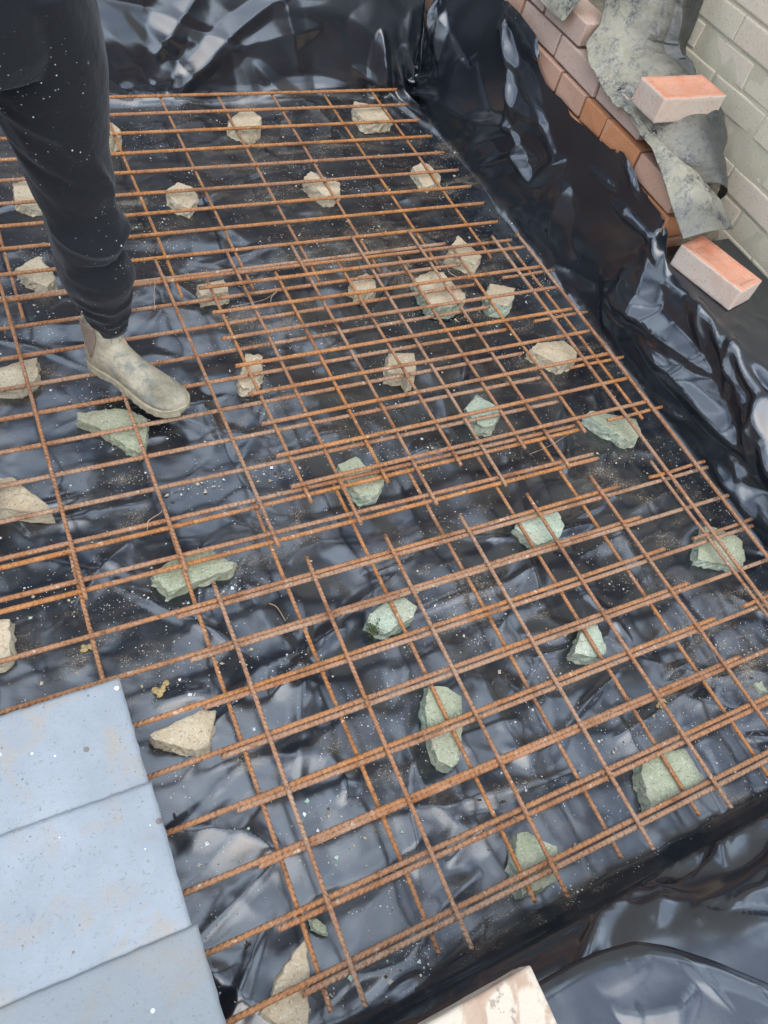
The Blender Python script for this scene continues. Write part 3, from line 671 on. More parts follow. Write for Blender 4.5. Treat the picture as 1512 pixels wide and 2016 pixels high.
# ------------------------------------------------------------------ walls
def brick_block(bm, c, d, mat_i, lay, tint, rg, jit=.0015, bev=.004, flip=None):
    """one brick: bevelled, slightly uneven block, centre c, size d"""
    m_ = bmesh.ops.create_cube(bm, size=1.0)
    vs = m_['verts']
    for v in vs: v.co = Vector((c[0] + v.co.x * d[0], c[1] + v.co.y * d[1], c[2] + v.co.z * d[2])) + Vector(rg.uniform(-jit, jit, 3))
    es = list({e for v in vs for e in v.link_edges})
    r_ = bmesh.ops.bevel(bm, geom=es, offset=bev, segments=2, affect='EDGES', profile=.6)
    fs = set(r_['faces']) | {f_ for v in r_['verts'] for f_ in v.link_faces}
    for f_ in fs:
        f_.material_index = mat_i
        for lp in f_.loops: lp.vert[lay] = tint
def inner_wall():
    rg = np.random.default_rng(21); bm = bmesh.new(); lay = bm.verts.layers.float.new('tint')
    za, pitch = .425, .073
    courses = [(za - 3 * pitch + .0, 'lo'), (za - 2 * pitch, 'lo'), (za - pitch, 'lo'), (za, 'hi'), (za + pitch, 'hi'), (za + 2 * pitch, 'hi')]
    joints = {0: [1.13, .905], 1: [1.28, 1.5, 1.72, 1.95, 2.17, 2.39, 2.62, 2.85, 3.05], 2: [1.29, 1.482, 1.655, 1.77, 1.915, 2.14, 2.365, 2.59, 2.815, 3.0],
              3: [1.52, 1.75, 1.985, 2.21, 2.435, 2.66, 2.885, 3.05], 4: [1.89, 2.10, 2.325, 2.55, 2.775, 3.0], 5: [1.52, 1.76, 1.985, 2.21, 2.435, 2.66, 2.885, 3.05]}
    # low part of the wall (right of the step) carries the new sheet; the high part is further back
    lowj = [-.6 + .225 * i for i in range(9)]
    for ci in (-4, -3, -2, -1):
        zb = .245 + ci * pitch; off = (ci % 2) * .112
        for a, b in zip(lowj[:-1], lowj[1:]):
            a2, b2 = a + off, min(b + off, 1.265)
            if b2 - a2 < .05: continue
            brick_block(bm, (1.70 + .051, (a2 + b2) / 2, zb + .0325), (.102, b2 - a2 - .009, .064), 1, lay, rg.random(), rg)
    for ci, (zb, kd) in enumerate(courses[:5]):
        J = joints[ci] if ci else [1.28 + .225 * i for i in range(9)]
        for a, b in zip(J[:-1], J[1:]):
            pr = rg.uniform(-.002, .002) + (.010 if kd == 'hi' else 0)
            brick_block(bm, (1.70 + pr + .051, (a + b) / 2, zb + pitch / 2), (.102, b - a - .009, pitch - .0075), 0 if kd == 'hi' else 1, lay, rg.random(), rg, .0022)
    for zb in (.206 - .073, .206 - .146, -.013):
        for a in [1.28 + .225 * i for i in range(9)]: brick_block(bm, (1.751, a + .1125, zb + .0365), (.102, .216, .0655), 1, lay, rg.random(), rg)
    me = bpy.data.meshes.new('brickwork'); bm.to_mesh(me); bm.free()
    for m_ in (M_BRW, M_BRI): me.materials.append(m_)
    root = empty('brick_wall', (1.75, 1.2, -.06)); o = bpy.data.objects.new('brickwork', me); link(o, root); o.location = (-1.75, -1.2, .06)
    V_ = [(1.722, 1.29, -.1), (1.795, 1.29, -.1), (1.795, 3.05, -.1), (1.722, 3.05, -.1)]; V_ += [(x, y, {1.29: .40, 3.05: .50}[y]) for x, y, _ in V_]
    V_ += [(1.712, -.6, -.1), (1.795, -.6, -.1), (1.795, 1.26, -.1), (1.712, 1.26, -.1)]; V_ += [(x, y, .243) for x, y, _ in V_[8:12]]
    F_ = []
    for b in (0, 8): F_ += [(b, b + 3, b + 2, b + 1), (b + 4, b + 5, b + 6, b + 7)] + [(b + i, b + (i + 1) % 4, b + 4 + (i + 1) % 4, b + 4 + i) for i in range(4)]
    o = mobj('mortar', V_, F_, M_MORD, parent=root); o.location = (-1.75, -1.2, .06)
    tag(root, 'low unpointed orange and pink brick wall of the pit, showing above the sheet', 'brick wall')
inner_wall()
def house_wall():
    rg = np.random.default_rng(31); bm = bmesh.new(); lay = bm.verts.layers.float.new('tint'); XH = 2.02
    z0 = .253
    for ci in range(-4, 34):
        zb = z0 + ci * .0767; off = 1.41 if ci % 2 else 1.525
        for kq in range(-3, 17):
            yy = off + .225 * kq + rg.uniform(-.004, .004)
            near = abs(ci - 3) < 9 and 0 < yy < 3.4
            d = (.05, .225 - .008 + rg.uniform(-.003, .003), .0767 - .008)
            if near: brick_block(bm, (XH + .025 + rg.uniform(-.003, .002), yy + .1125, zb + .0383), d, 0, lay, rg.random(), rg, .0018, .005)
            else:
                m_ = bmesh.ops.create_cube(bm, size=1.0); tn = rg.random()
                for v in m_['verts']: v.co = Vector((XH + .025 + v.co.x * d[0], yy + .1125 + v.co.y * d[1], zb + .0383 + v.co.z * d[2])); v[lay] = tn
    me = bpy.data.meshes.new('brickwork'); bm.to_mesh(me); bm.free(); me.materials.append(M_HOU)
    root = empty('house_wall', (XH + .1, 1.5, -.06)); o = bpy.data.objects.new('brickwork', me); link(o, root); o.location = (-XH - .1, -1.5, .06)
    # mortar as a slightly uneven sheet plus the body of the wall
    yy = np.arange(.76, 5.4, .012); zz = np.arange(-.06, 2.86, .012); Y_, Z_ = np.meshgrid(yy, zz, indexing='ij')
    D = np.stack([XH + .0015 + .0055 * fbm(Y_ * 14, Z_ * 14, 5, 3), Y_, Z_], -1)
    at = .5 + fbm(Y_ * 3, Z_ * 3, 8, 2)
    o = grid_obj('mortar', D, M_MOR, root, attrs={'tint': at}); o.location = (-XH - .1, -1.5, .06)
    V_ = [(x, y, z) for z in (-.06, 2.86) for x, y in ((XH + .02, .755), (XH + .3, .755), (XH + .3, 5.4), (XH + .02, 5.4))]
    F_ = [(0, 3, 2, 1), (4, 5, 6, 7)] + [(i, (i + 1) % 4, 4 + (i + 1) % 4, 4 + i) for i in range(4)]
    o = mobj('wall_core', V_, F_, M_MOR, parent=root); o.location = (-XH - .1, -1.5, .06)
    tag(root, 'tall weathered pale brick house wall rising at the upper right', 'brick wall')
house_wall()
def mud_fill():
    x = np.linspace(1.802, 2.02, 40); y = np.arange(1.27, 3.0, .01); X_, Y_ = np.meshgrid(x, y, indexing='ij')
    top = np.interp(Y_, [1.27, 1.36, 1.45, 2.0, 3.0], [.12, .22, .33, .47, .52])
    Z_ = top + .03 * fbm(X_ * 14, Y_ * 14, 3, 4) + .035 * (X_ - 1.8) / .2
    tag(grid_obj('soil', np.stack([X_, Y_, Z_], -1), M_SOIL, smooth=True), kind='structure')
    # the mortar droppings smeared over the wall top
mud_fill()

def screen():  # unseen dark boards, added so the sheet reflects something dark at low angles
    rg = np.random.default_rng(77); n = NT('screen_timber'); p = n.pos()
    n.set(Base_Color=n.mix(n.noise(n.mapping(p, (6, 6, .6)), 4, 5), (.035, .024, .016), (.075, .055, .038)), Roughness=.85, Normal=n.bump(n.noise(n.mapping(p, (30, 30, 2)), 3, 4), .4, .004))
    root = empty('added_screen', (-2, 4.2, .14)); tag(root, 'dark close-boarded timber fence added out of view beyond the far end of the pit to darken reflections', 'screen')
    def box(name, c, d):
        V_ = [(c[0] + sx * d[0] / 2, c[1] + sy * d[1] / 2, c[2] + sz * d[2] / 2) for sx in (-1, 1) for sy in (-1, 1) for sz in (-1, 1)]
        o = mobj(name, V_, [(0, 1, 3, 2), (4, 6, 7, 5), (0, 4, 5, 1), (2, 3, 7, 6), (0, 2, 6, 4), (1, 5, 7, 3)], n.m, root); o.location = (2, -4.2, -.14)
    for i in range(44): box('board', (-4.55 + .15 * i, 4.2 + rg.uniform(-.004, .004), 1.29 + rg.uniform(-.01, .01)), (.142, .02, 2.3))
    for x in (-4.6, -2.7, -.8, 1.1, 1.9): box('post', (x, 4.26, 1.3), (.1, .09, 2.4))
    for z in (.5, 1.3, 2.1): box('rail', (-1.3, 4.235, z), (6.5, .04, .08))
screen()
# ------------------------------------------------------------------ old muddy sheet hanging over the wall
def sweep(Ls, Rs, n, m, amp, sd, bulge=.0, fn=None):
    Ls = np.array(Ls, float); Rs = np.array(Rs, float)
    def res(A):
        c = np.r_[0, np.cumsum(np.linalg.norm(np.diff(A, axis=0), axis=1))]; c /= c[-1]; t_ = np.linspace(0, 1, n)
        B = np.stack([np.interp(t_, c, A[:, k_]) for k_ in range(3)], 1)
        for _ in range(5): B[1:-1] = (B[:-2] + 2 * B[1:-1] + B[2:]) / 4
        return B
    A, B = res(Ls), res(Rs); q = np.linspace(0, 1, m)[None, :, None]
    G = A[:, None] * (1 - q) + B[:, None] * q
    N_ = normals(G); N_ = np.where((N_ * (CAM - G)).sum(-1, keepdims=True) < 0, -N_, N_)
    ii, jj = np.meshgrid(np.linspace(0, 1, n), np.linspace(0, 1, m), indexing='ij')
    h = amp * (fbm(G[..., 1] * 9, G[..., 2] * 9 + G[..., 0] * 5, sd, 3) + .5 * fbm(G[..., 1] * 30, G[..., 2] * 30, sd + 3, 3)) + bulge * np.sin(jj * math.pi)
    if fn is not None: h = h + fn(ii, jj)
    return G + N_ * h[..., None]
def old_sheet():
    root = empty('old_plastic_sheet', (1.85, 1.7, .5))
    tag(root, 'torn old plastic sheet caked in pale mud, draped over the wall top under a brick', 'plastic sheet')
    off = lambda o: setattr(o, 'location', (-1.85, -1.7, -.5))
    L = [pX(x, y, X) for x, y, X in [(1212, -70, 1.80), (1190, 0, 1.76), (1184, 45, 1.74), (1150, 88, 1.69), (1158, 130, 1.685), (1205, 195, 1.685), (1245, 232, 1.685), (1272, 270, 1.69), (1310, 320, 1.72), (1350, 365, 1.80)]]
    Rr = [pX(x, y, X) for x, y, X in [(1440, -70, 2.0), (1385, 0, 2.0), (1352, 90, 2.0), (1352, 150, 2.0), (1412, 235, 1.995), (1424, 290, 1.99), (1420, 345, 1.985), (1412, 400, 1.96)]]
    G = sweep(L, Rr, 150, 110, .030, 3, .075, lambda i, j: spindle(i, j, .55, .5, .80, 1.0, .10, .02) + spindle(i, j, .70, .55, .80, 1.0, .08, .02) + spindle(i, j, .1, .7, .6, .85, .12, .035))
    o = grid_obj('draped_part', G, M_OLD, root, attrs={'dirt': np.clip(1.35 - np.linspace(0, 1, 110)[None] * 1.55 - .55 * np.clip((np.linspace(0, 1, 150)[:, None] - .68) / .12, 0, 1), .12, 1)}); off(o)
    so = o.modifiers.new('thickness', 'SOLIDIFY'); so.thickness = .0014
    L = [pX(x, y, X) for x, y, X in [(1222, 205, 1.70), (1250, 248, 1.685), (1283, 290, 1.68), (1312, 365, 1.675), (1328, 425, 1.67), (1345, 471, 1.67)]]
    Rr = [pX(x, y, X) for x, y, X in [(1240, 208, 1.72), (1268, 250, 1.71), (1305, 290, 1.72), (1368, 335, 1.77), (1420, 395, 1.81), (1444, 451, 1.82)]]
    G = sweep(L, Rr, 130, 60, .012, 9, .018)
    jj = np.linspace(0, 1, 60)[None]; ii = np.linspace(0, 1, 130)[:, None]
    o = grid_obj('hanging_strip', G, M_OLD, root, attrs={'dirt': np.clip(1.2 - .75 * np.clip((ii - .6) / .3, 0, 1) + .0 * jj, 0, 1)}); off(o)
    so = o.modifiers.new('thickness', 'SOLIDIFY'); so.thickness = .0014
    L = [pX(x, y, X) for x, y, X in [(1060, -60, 1.69), (1052, -10, 1.685), (1085, 25, 1.685), (1108, 44, 1.68)]]
    Rr = [pX(x, y, X) for x, y, X in [(1200, -60, 1.75), (1160, -12, 1.71), (1138, 4, 1.69), (1112, 42, 1.68)]]
    G = sweep(L, Rr, 60, 50, .012, 14, .006)
    o = grid_obj('torn_flap', G, M_OLD, root, attrs={'dirt': np.full((60, 50), 1.1)}); off(o)
    so = o.modifiers.new('thickness', 'SOLIDIFY'); so.thickness = .0014
old_sheet()
def light_flap():
    # folded-back grey corner of the pit sheet where it meets the bricks
    L = [pX(x, y, X) for x, y, X in [(985, 5, 1.668), (1000, 52, 1.660), (1026, 92, 1.655), (1056, 120, 1.650)]]
    Rr = [pX(x, y, X) for x, y, X in [(1000, 2, 1.672), (1020, 22, 1.668), (1058, 72, 1.668), (1062, 112, 1.658)]]
    G = sweep(L, Rr, 50, 24, .006, 33, .006)
    o = grid_obj('folded_edge', G, M_MEM, mem, attrs={'dirt': np.full((50, 24), .5)})
light_flap()

# ------------------------------------------------------------------ loose bricks and slabs
def frog_brick(c, ang, label, size=(.215, .1025, .065), tilt=(0, 0), seed=1, mats=None, frog=True):
    rg = np.random.default_rng(seed); L, W, Hh = size; nx, ny, nz = 44, 22, 14
    bm = bmesh.new(); lay = bm.verts.layers.float.new('tint')
    # rounded box surface from six grids, top face carries the shallow frog
    def pt(u_, v_, w_):
        p = np.array([u_ * L / 2, v_ * W / 2, w_ * Hh / 2]); q = np.clip(p, [-L / 2 + .004, -W / 2 + .004, -Hh / 2 + .004], [L / 2 - .004, W / 2 - .004, Hh / 2 - .004]); d = p - q; n_ = np.linalg.norm(d)
        p = q + d / n_ * .004 if n_ > 1e-9 else p
        if frog and w_ > .999:
            e = min((1 - abs(u_)) * L / 2, (1 - abs(v_)) * W / 2); p[2] -= .011 * float(np.clip((e - .018) / .008, 0, 1))
        f3 = lambda a, b, s_: float(fbm(np.array([a * 40.0]), np.array([b * 40.0]), s_, 3)[0])
        p = p + .0016 * np.array([f3(p[1], p[2], seed), f3(p[0], p[2], seed + 9), f3(p[0], p[1], seed + 5)])
        return p
    cache = {}
    def vert(u_, v_, w_):
        key = (round(u_, 4), round(v_, 4), round(w_, 4))
        if key not in cache: cache[key] = bm.verts.new(pt(*key)); cache[key][lay] = .5
        return cache[key]
    def face(fn, a, b, mi):
        A = np.linspace(-1, 1, a + 1); B = np.linspace(-1, 1, b + 1)
        for i in range(a):
            for j in range(b):
                f_ = bm.faces.new([vert(*fn(A[i], B[j])), vert(*fn(A[i + 1], B[j])), vert(*fn(A[i + 1], B[j + 1])), vert(*fn(A[i], B[j + 1]))]); f_.material_index = mi; f_.smooth = True
    face(lambda a, b: (a, b, 1.0), nx, ny, 0); face(lambda a, b: (a, b, -1.0), nx, ny, 0)
    for sg in (-1.0, 1.0): face(lambda a, b: (a, sg, b), nx, nz, 1); face(lambda a, b: (sg, a, b), ny, nz, 1)
    bmesh.ops.recalc_face_normals(bm, faces=bm.faces)
    me = bpy.data.meshes.new('brick'); bm.to_mesh(me); bm.free()
    for m_ in (mats or (M_BRO, M_BRF)): me.materials.append(m_)
    o = bpy.data.objects.new('brick', me); o.location = tuple(c); o.rotation_euler = (tilt[0], tilt[1], ang); link(o)
    tag(o, label, 'brick', 'loose bricks around the pit'); return o
# brick 1: along X, resting on the muddy sheet
q = pz(1286, 244, .512); q2 = pz(1406, 236, .512); an = math.atan2(q2[1] - q[1], q2[0] - q[0])
d1 = np.array([math.cos(an), math.sin(an)]); n1 = np.array([-d1[1], d1[0]])
c1 = q[:2] + d1 * .1135 + n1 * .056
frog_brick((c1[0], c1[1], .512 + .034), an, 'orange-topped loose brick lying on the muddy old sheet against the house wall', (.227, .112, .069), seed=3)
q = pz(1317, 520, .250); q2 = pz(1431, 611, .250); an = math.atan2(q2[1] - q[1], q2[0] - q[0])
d1 = np.array([math.cos(an), math.sin(an)]); n1 = np.array([-d1[1], d1[0]])
c2 = q[:2] + d1 * .1085 + n1 * .053
frog_brick((c2[0], c2[1], .250 + .034), an, 'loose brick with a pale side, lying on the black sheet along the wall top', (.217, .106, .068), seed=5)
def mat_blotch():
    n = NT('mortar_stained_brick'); p = n.pos()
    c = n.mix(n.ramp(n.noise(p, 26, 5, .65), [(.35, 0), (.65, 1)]), (.34, .225, .15), (.42, .305, .215))
    c = n.mix(n.ramp(n.noise(p, 17, 5, .6, .8), [(.46, 0), (.54, .9)]), c, (.50, .43, .33))
    c = n.mix(n.ramp(n.noise(p, 21, 4, .6, .8), [(.58, 0), (.61, .8)]), c, (.25, .185, .14))
    n.set(Base_Color=c, Roughness=.9, Normal=n.bump(n.noise(p, 90, 5, .7), .5, .003)); return n.m
MB = mat_blotch()
q = pz(1045, 1898, .285); q2 = pz(838, 2016, .285); an = math.atan2(q[1] - q2[1], q[0] - q2[0])
d1 = np.array([math.cos(an), math.sin(an)]); n1 = np.array([d1[1], -d1[0]])
c3 = q[:2] - d1 * .1075 + n1 * .0515
frog_brick((c3[0], c3[1], .285 - .0325), an, 'mortar-stained salmon brick at the bottom edge, weighing down the near sheet', seed=8, mats=(MB, MB), frog=False)

def slab(y0, y1, xr, zt_, th, label, seed, tint, skew=0.0):
    rg = np.random.default_rng(seed); xl = -.41 + rg.uniform(-.01, .01)
    nx, ny = 60, 34; bm = bmesh.new(); lay = bm.verts.layers.float.new('tint')
    X_ = np.linspace(xl, xr, nx); T = np.linspace(0, 1, ny); top = []
    for i, x in enumerate(X_):
        row = []
        for j, t_ in enumerate(T):
            fx = (x - xl) / (xr - xl); ya = y0[0] * (1 - fx) + y0[1] * fx; yb = y1[0] * (1 - fx) + y1[1] * fx
            y = ya + (yb - ya) * t_; e = min(i, nx - 1 - i, j, ny - 1 - j)
            ed = .0034 * float(fbm(np.array([x * 60]), np.array([y * 60]), seed, 3)[0]) if e == 0 else 0
            v = bm.verts.new((x + ed, y + ed, zt_ + .0009 * float(fbm(np.array([x * 22]), np.array([y * 22]), seed, 3)[0]) - (.0025 if e == 0 else .0006 if e == 1 else 0))); v[lay] = tint; row.append(v)
        top.append(row)
    for i in range(nx - 1):
        for j in range(ny - 1): f_ = bm.faces.new((top[i][j], top[i + 1][j], top[i + 1][j + 1], top[i][j + 1])); f_.smooth = True
    rim = [top[i][0] for i in range(nx)] + [top[nx - 1][j] for j in range(1, ny)] + [top[i][ny - 1] for i in range(nx - 2, -1, -1)] + [top[0][j] for j in range(ny - 2, 0, -1)]
    lo = []
    for v in rim: w_ = bm.verts.new((v.co.x + rg.uniform(-.0006, .0006), v.co.y, zt_ - th)); w_[lay] = tint; lo.append(w_)
    for i in range(len(rim)): bm.faces.new((rim[i], rim[(i + 1) % len(rim)], lo[(i + 1) % len(rim)], lo[i]))
    bm.faces.new(lo); bmesh.ops.recalc_face_normals(bm, faces=bm.faces)
    me = bpy.data.meshes.new('slab'); bm.to_mesh(me); bm.free(); me.materials.append(M_SLAB)
    o = link(bpy.data.objects.new('concrete_slab', me)); tag(o, label, 'concrete slab', 'grey concrete slabs stepped across the mesh'); return o
zs1, zs2, zs3 = .062, .066, .072
A = lambda x, y, z: pz(x, y, z)[:2]
def xline(pa, pb, z, x):   # y on the line through two pixels at given x
    a, b = A(*pa, z), A(*pb, z); return a[1] + (b[1] - a[1]) * (x - a[0]) / (b[0] - a[0])
def mk(up, dn, xpx, z, th, lab, sd_, tint):
    xr = (A(*xpx[0], z)[0] + A(*xpx[1], z)[0]) / 2 + {1: -.002, 2: .001, 3: .005}[sd_]
    return slab((xline(*dn, z, -.41), xline(*dn, z, xr)), (xline(*up, z, -.41), xline(*up, z, xr)), xr, z, th, lab, sd_, tint)
mk(((0, 1408), (236, 1332)), ((0, 1652), (297, 1545)), ((236, 1332), (296, 1538)), .062, .044, 'farthest of the three blue-grey slabs, ending beside the triangular stone', 1, 0.0)
mk(((0, 1643), (297, 1538)), ((0, 1992), (378, 1828)), ((297, 1538), (375, 1820)), .0665, .048, 'middle blue-grey slab with a faint dark scuff and brown spots', 2, 0.0)
mk(((0, 1984), (384, 1820)), ((60, 2170), (470, 2080)), ((384, 1820), (436, 2016)), .071, .052, 'nearest and greyest of the three slabs, at the bottom left corner', 3, 1.0)

# ------------------------------------------------------------------ person
def mat_cloth():
    n = NT('black_jersey'); p = n.coord('Object')
    c = n.mix(n.noise(p, 5, 3), (.006, .0063, .0075), (.011, .0115, .014))
    lint = n.math('MULTIPLY', n.math('MAXIMUM', n.dots(p, 110, .24, .22), n.dots(p, 210, .32, .25)), n.ramp(n.noise(p, 7, 3), [(.40, 0), (.60, 1)]))
    dust = n.ramp(n.noise(n.mapping(p, (1, 1, .4)), 11, 5, .7), [(.60, 0), (.78, .10)])
    c = n.mix(dust, c, (.26, .23, .19)); c = n.mix(lint, c, (.62, .60, .56))
    n.set(Base_Color=c, Roughness=.92, Normal=n.bump(n.noise(p, 420, 2, .6), .35, .0007, n.bump(n.noise(p, 16, 4, .6), .5, .012))); n.b.inputs['Specular IOR Level'].default_value = .2
    n.b.inputs['Sheen Weight'].default_value = .12; n.b.inputs['Sheen Roughness'].default_value = .5; return n.m
M_CLOTH = mat_cloth()
def mat_boot():
    n = NT('muddy_suede'); p = n.coord('Object')
    c = n.mix(n.ramp(n.noise(p, 13, 6, .65), [(.35, 0), (.65, 1)]), (.15, .13, .085), (.37, .325, .235))
    c = n.mix(n.ramp(n.noise(p, 22, 5, .6), [(.56, 0), (.68, .7)]), c, (.12, .135, .125))
    c = n.mix(n.ramp(n.noise(p, 9, 5, .6), [(.50, 0), (.62, .7)]), c, (.40, .30, .17))
    c = n.mix(n.ramp(n.noise(p, 210, 3, .7), [(.32, .6), (.42, 0)]), c, (.08, .07, .05))
    n.set(Base_Color=c, Roughness=.9, Normal=n.bump(n.noise(p, 120, 5, .7), .5, .002, n.bump(n.noise(n.mapping(p, (1, 1.6, 2.2)), 16, 5, .6, 1.0), .7, .008))); return n.m
M_BOOT = mat_boot()
M_SOLE = simple('muddy_sole', (.24, .20, .13), (.36, .31, .21), 40, .92, .6, .003)
M_GUS = simple('elastic_gusset', (.17, .115, .085), (.22, .16, .12), 90, .95, .5, .001)
M_SKIN = simple('skin', (.50, .30, .21), (.56, .35, .26), 30, .55, .1, .001)
M_HOOD = simple('grey_sweatshirt', (.05, .048, .046), (.075, .07, .066), 60, .95, .4, .001)
M_HAIR = simple('dark_hair', (.02, .014, .01), (.05, .035, .022), 60, .7, .6, .004)
FOOT = np.array([.157, 1.430]); FD = np.array([.575, -.818]); FL = np.array([.818, .575])   # heel, forward, person's left
PER = empty('person', (.05, 1.3, 0.0))
tag(PER, 'person in black speckled joggers and muddy pull-on boots standing on the mesh', 'person')
def per(o): o.location = (-.05, -1.3, 0); return o
ZB = .0168    # top of the bars the boot stands on
def loft(name, rings, mat, parent, cap=(True, True), smooth=True):
    n_ = len(rings[0]); V_ = [tuple(p) for r_ in rings for p in r_]; F_ = []
    for i in range(len(rings) - 1):
        for j in range(n_): F_.append((i * n_ + j, i * n_ + (j + 1) % n_, (i + 1) * n_ + (j + 1) % n_, (i + 1) * n_ + j))
    if cap[0]: F_.append(tuple(range(n_ - 1, -1, -1)))
    if cap[1]: F_.append(tuple((len(rings) - 1) * n_ + j for j in range(n_)))
    return mobj(name, V_, F_, mat, parent, smooth)
def boot(foot, fd, fl, label_=None):
    """pull-on boot: welted sole with treads, moulded upper, elastic side gusset, pull tab"""
    def W(x, y, z): return (foot[0] + fd[0] * x + fl[0] * y, foot[1] + fd[1] * x + fl[1] * y, z)
    n_ = 40
    # sole outline (x along foot, half widths left / right)
    xs_ = np.array([0, .01, .03, .06, .10, .14, .18, .215, .245, .268, .283, .290])
    wl = np.array([.004, .024, .035, .037, .034, .037, .046, .051, .049, .038, .020, .002])
    wr = np.array([.004, .024, .035, .037, .036, .041, .049, .052, .047, .036, .019, .002])
    tt_ = np.linspace(0, 1, 60) ; xx = .290 * (1 - np.cos(tt_ * math.pi)) / 2
    out_ = [(x, np.interp(x, xs_, wl)) for x in xx] + [(x, -np.interp(x, xs_, wr)) for x in xx[::-1][1:-1]]
    V_ = []; F_ = []; m_ = len(out_)
    for lv, (z_, g) in enumerate([(0, .96), (.004, 1.0), (.012, 1.0), (.0155, .955), (.021, 1.02), (.027, 1.01), (.029, .97)]):
        for i, (x, y) in enumerate(out_):
            lug = 1.0 if lv > 2 else (1.0 if (int(x / .011) % 2) else .955)
            lift = .012 * max(0, (x - .22) / .07) ** 2 + (.004 if .075 < x < .115 and lv < 2 else 0)
            xx2 = .145 + (x - .145) * (1 + (g - 1) * .5) * (lug if abs(x - .145) > .13 else 1)
            V_.append(W(xx2, y * g * lug, ZB - .002 + z_ + lift))
    for lv in range(6):
        for i in range(m_): j = (i + 1) % m_; F_.append((lv * m_ + i, lv * m_ + j, (lv + 1) * m_ + j, (lv + 1) * m_ + i))
    F_.append(tuple(range(m_))); F_.append(tuple(6 * m_ + i for i in range(m_)))
    root = empty('boot', (0, 0, 0)); root.parent = PER; root.location = (-.05, -1.3, 0)
    sole = mobj('sole', V_, F_, M_SOLE, root)
    # upper: voxel-remeshed union of foot loft and shaft loft
    bm = bmesh.new()
    def add(rings):
        rv = [[bm.verts.new(p) for p in r_] for r_ in rings]; k_ = len(rings[0])
        for a, b in zip(rv[:-1], rv[1:]):
            for j in range(k_): bm.faces.new((a[j], a[(j + 1) % k_], b[(j + 1) % k_], b[j]))
        bm.faces.new(rv[0][::-1]); bm.faces.new(rv[-1])
    sec = [(.004, .012, .055), (.012, .024, .070), (.03, .032, .085), (.055, .0345, .110), (.085, .034, .122), (.105, .0345, .110), (.130, .037, .092), (.160, .041, .079),
           (.185, .0450, .0675), (.210, .0475, .062), (.232, .0470, .058), (.252, .042, .052), (.268, .033, .044), (.280, .020, .034), (.286, .007, .024)]
    rings = []
    for x, hw, h in sec:
        r_ = []
        lift = .012 * max(0, (x - .22) / .07) ** 2
        for j in range(28):
            a = 2 * math.pi * j / 28; ca, sa = math.cos(a), math.sin(a)
            yy = hw * math.copysign(abs(ca) ** .72, ca); zz = (h - .018) * (math.copysign(abs(sa) ** (.95 if sa > 0 else .35), sa) * .5 + .5) + .018
            if sa > 0: yy *= 1 - .20 * sa
            r_.append(W(x, yy - .002, ZB + zz + lift))
        rings.append(r_)
    add(rings)
    rings = []
    for z_, cx, rx, ry in [(.03, .055, .048, .036), (.06, .054, .051, .037), (.085, .053, .052, .038), (.105, .052, .050, .038), (.130, .051, .048, .0385), (.150, .052, .047, .040), (.166, .054, .047, .0415)]:
        rings.append([W(cx + rx * math.cos(2 * math.pi * j / 28), ry * math.sin(2 * math.pi * j / 28), ZB + z_ + (.012 * math.cos(2 * math.pi * j / 28) if z_ > .14 else 0)) for j in range(28)])
    add(rings)
    bmesh.ops.recalc_face_normals(bm, faces=bm.faces)
    me = bpy.data.meshes.new('upper'); bm.to_mesh(me); bm.free(); me.materials.append(M_BOOT)
    up = link(bpy.data.objects.new('upper', me), root)
    rm = up.modifiers.new('union', 'REMESH'); rm.mode = 'VOXEL'; rm.voxel_size = .0026; rm.use_smooth_shade = True
    sm = up.modifiers.new('soft', 'SMOOTH'); sm.iterations = 9; sm.factor = .6
    # gussets: pointed curved panels on both sides
    for sgn in (-1, 1):
        V_ = []; F_ = []; ni, nj = 14, 12
        for i in range(ni + 1):
            z_ = .062 + (.164 - .062) * i / ni; hwid = .022 * min(1, (i / ni) * 1.6 + .02) ** .7
            for j in range(nj + 1):
                x = .046 + hwid * (2 * j / nj - 1); cx = np.interp(z_, [.05, .1, .15], [.053, .051, .052]); rx = .049; ry = np.interp(z_, [.05, .085, .105, .130, .166], [.037, .038, .038, .0385, .0415])
                y = sgn * (ry * math.sqrt(max(0, 1 - ((x - cx) / rx) ** 2)) + .0012 + .0006 * math.sin(j * 2.6))
                V_.append(W(x, y, ZB + z_))
        for i in range(ni):
            for j in range(nj): a = i * (nj + 1) + j; F_.append((a, a + 1, a + nj + 2, a + nj + 1))
        g = mobj('elastic_gusset', V_, F_, M_GUS, root, True); so = g.modifiers.new('t', 'SOLIDIFY'); so.thickness = .0022; so.offset = 0
        # stitched seam edging the gusset and running to the welt
    for path in ([(.072, .164), (.070, .13), (.066, .09), (.072, .06), (.078, .035)], [(.094, .170), (.094, .13), (.096, .095), (.104, .070), (.108, .040)]):
        for sgn in (-1,):
            C_ = []
            for q_ in np.linspace(0, len(path) - 1, 26):
                x = np.interp(q_, range(len(path)), [p[0] for p in path]); z_ = np.interp(q_, range(len(path)), [p[1] for p in path])
                cx = .052; rx = .0475; ry = np.interp(z_, [.03, .085, .105, .130, .166], [.036, .038, .038, .0385, .0415])
                yy = ry * math.sqrt(max(0.02, 1 - min(.98, ((x - cx) / rx) ** 2))) if x < .096 or z_ > .09 else np.interp(x, [.1, .13], [.028, .034])
                C_.append(W(x, sgn * (yy + .0004), ZB + z_))
            rr = [[(c[0] + .0009 * math.cos(a), c[1] + .0009 * math.sin(a), c[2] + .0009 * math.sin(a + 1)) for a in (0, 1.57, 3.14, 4.71)] for c in C_]
            loft('seam', rr, M_SOLE, root)
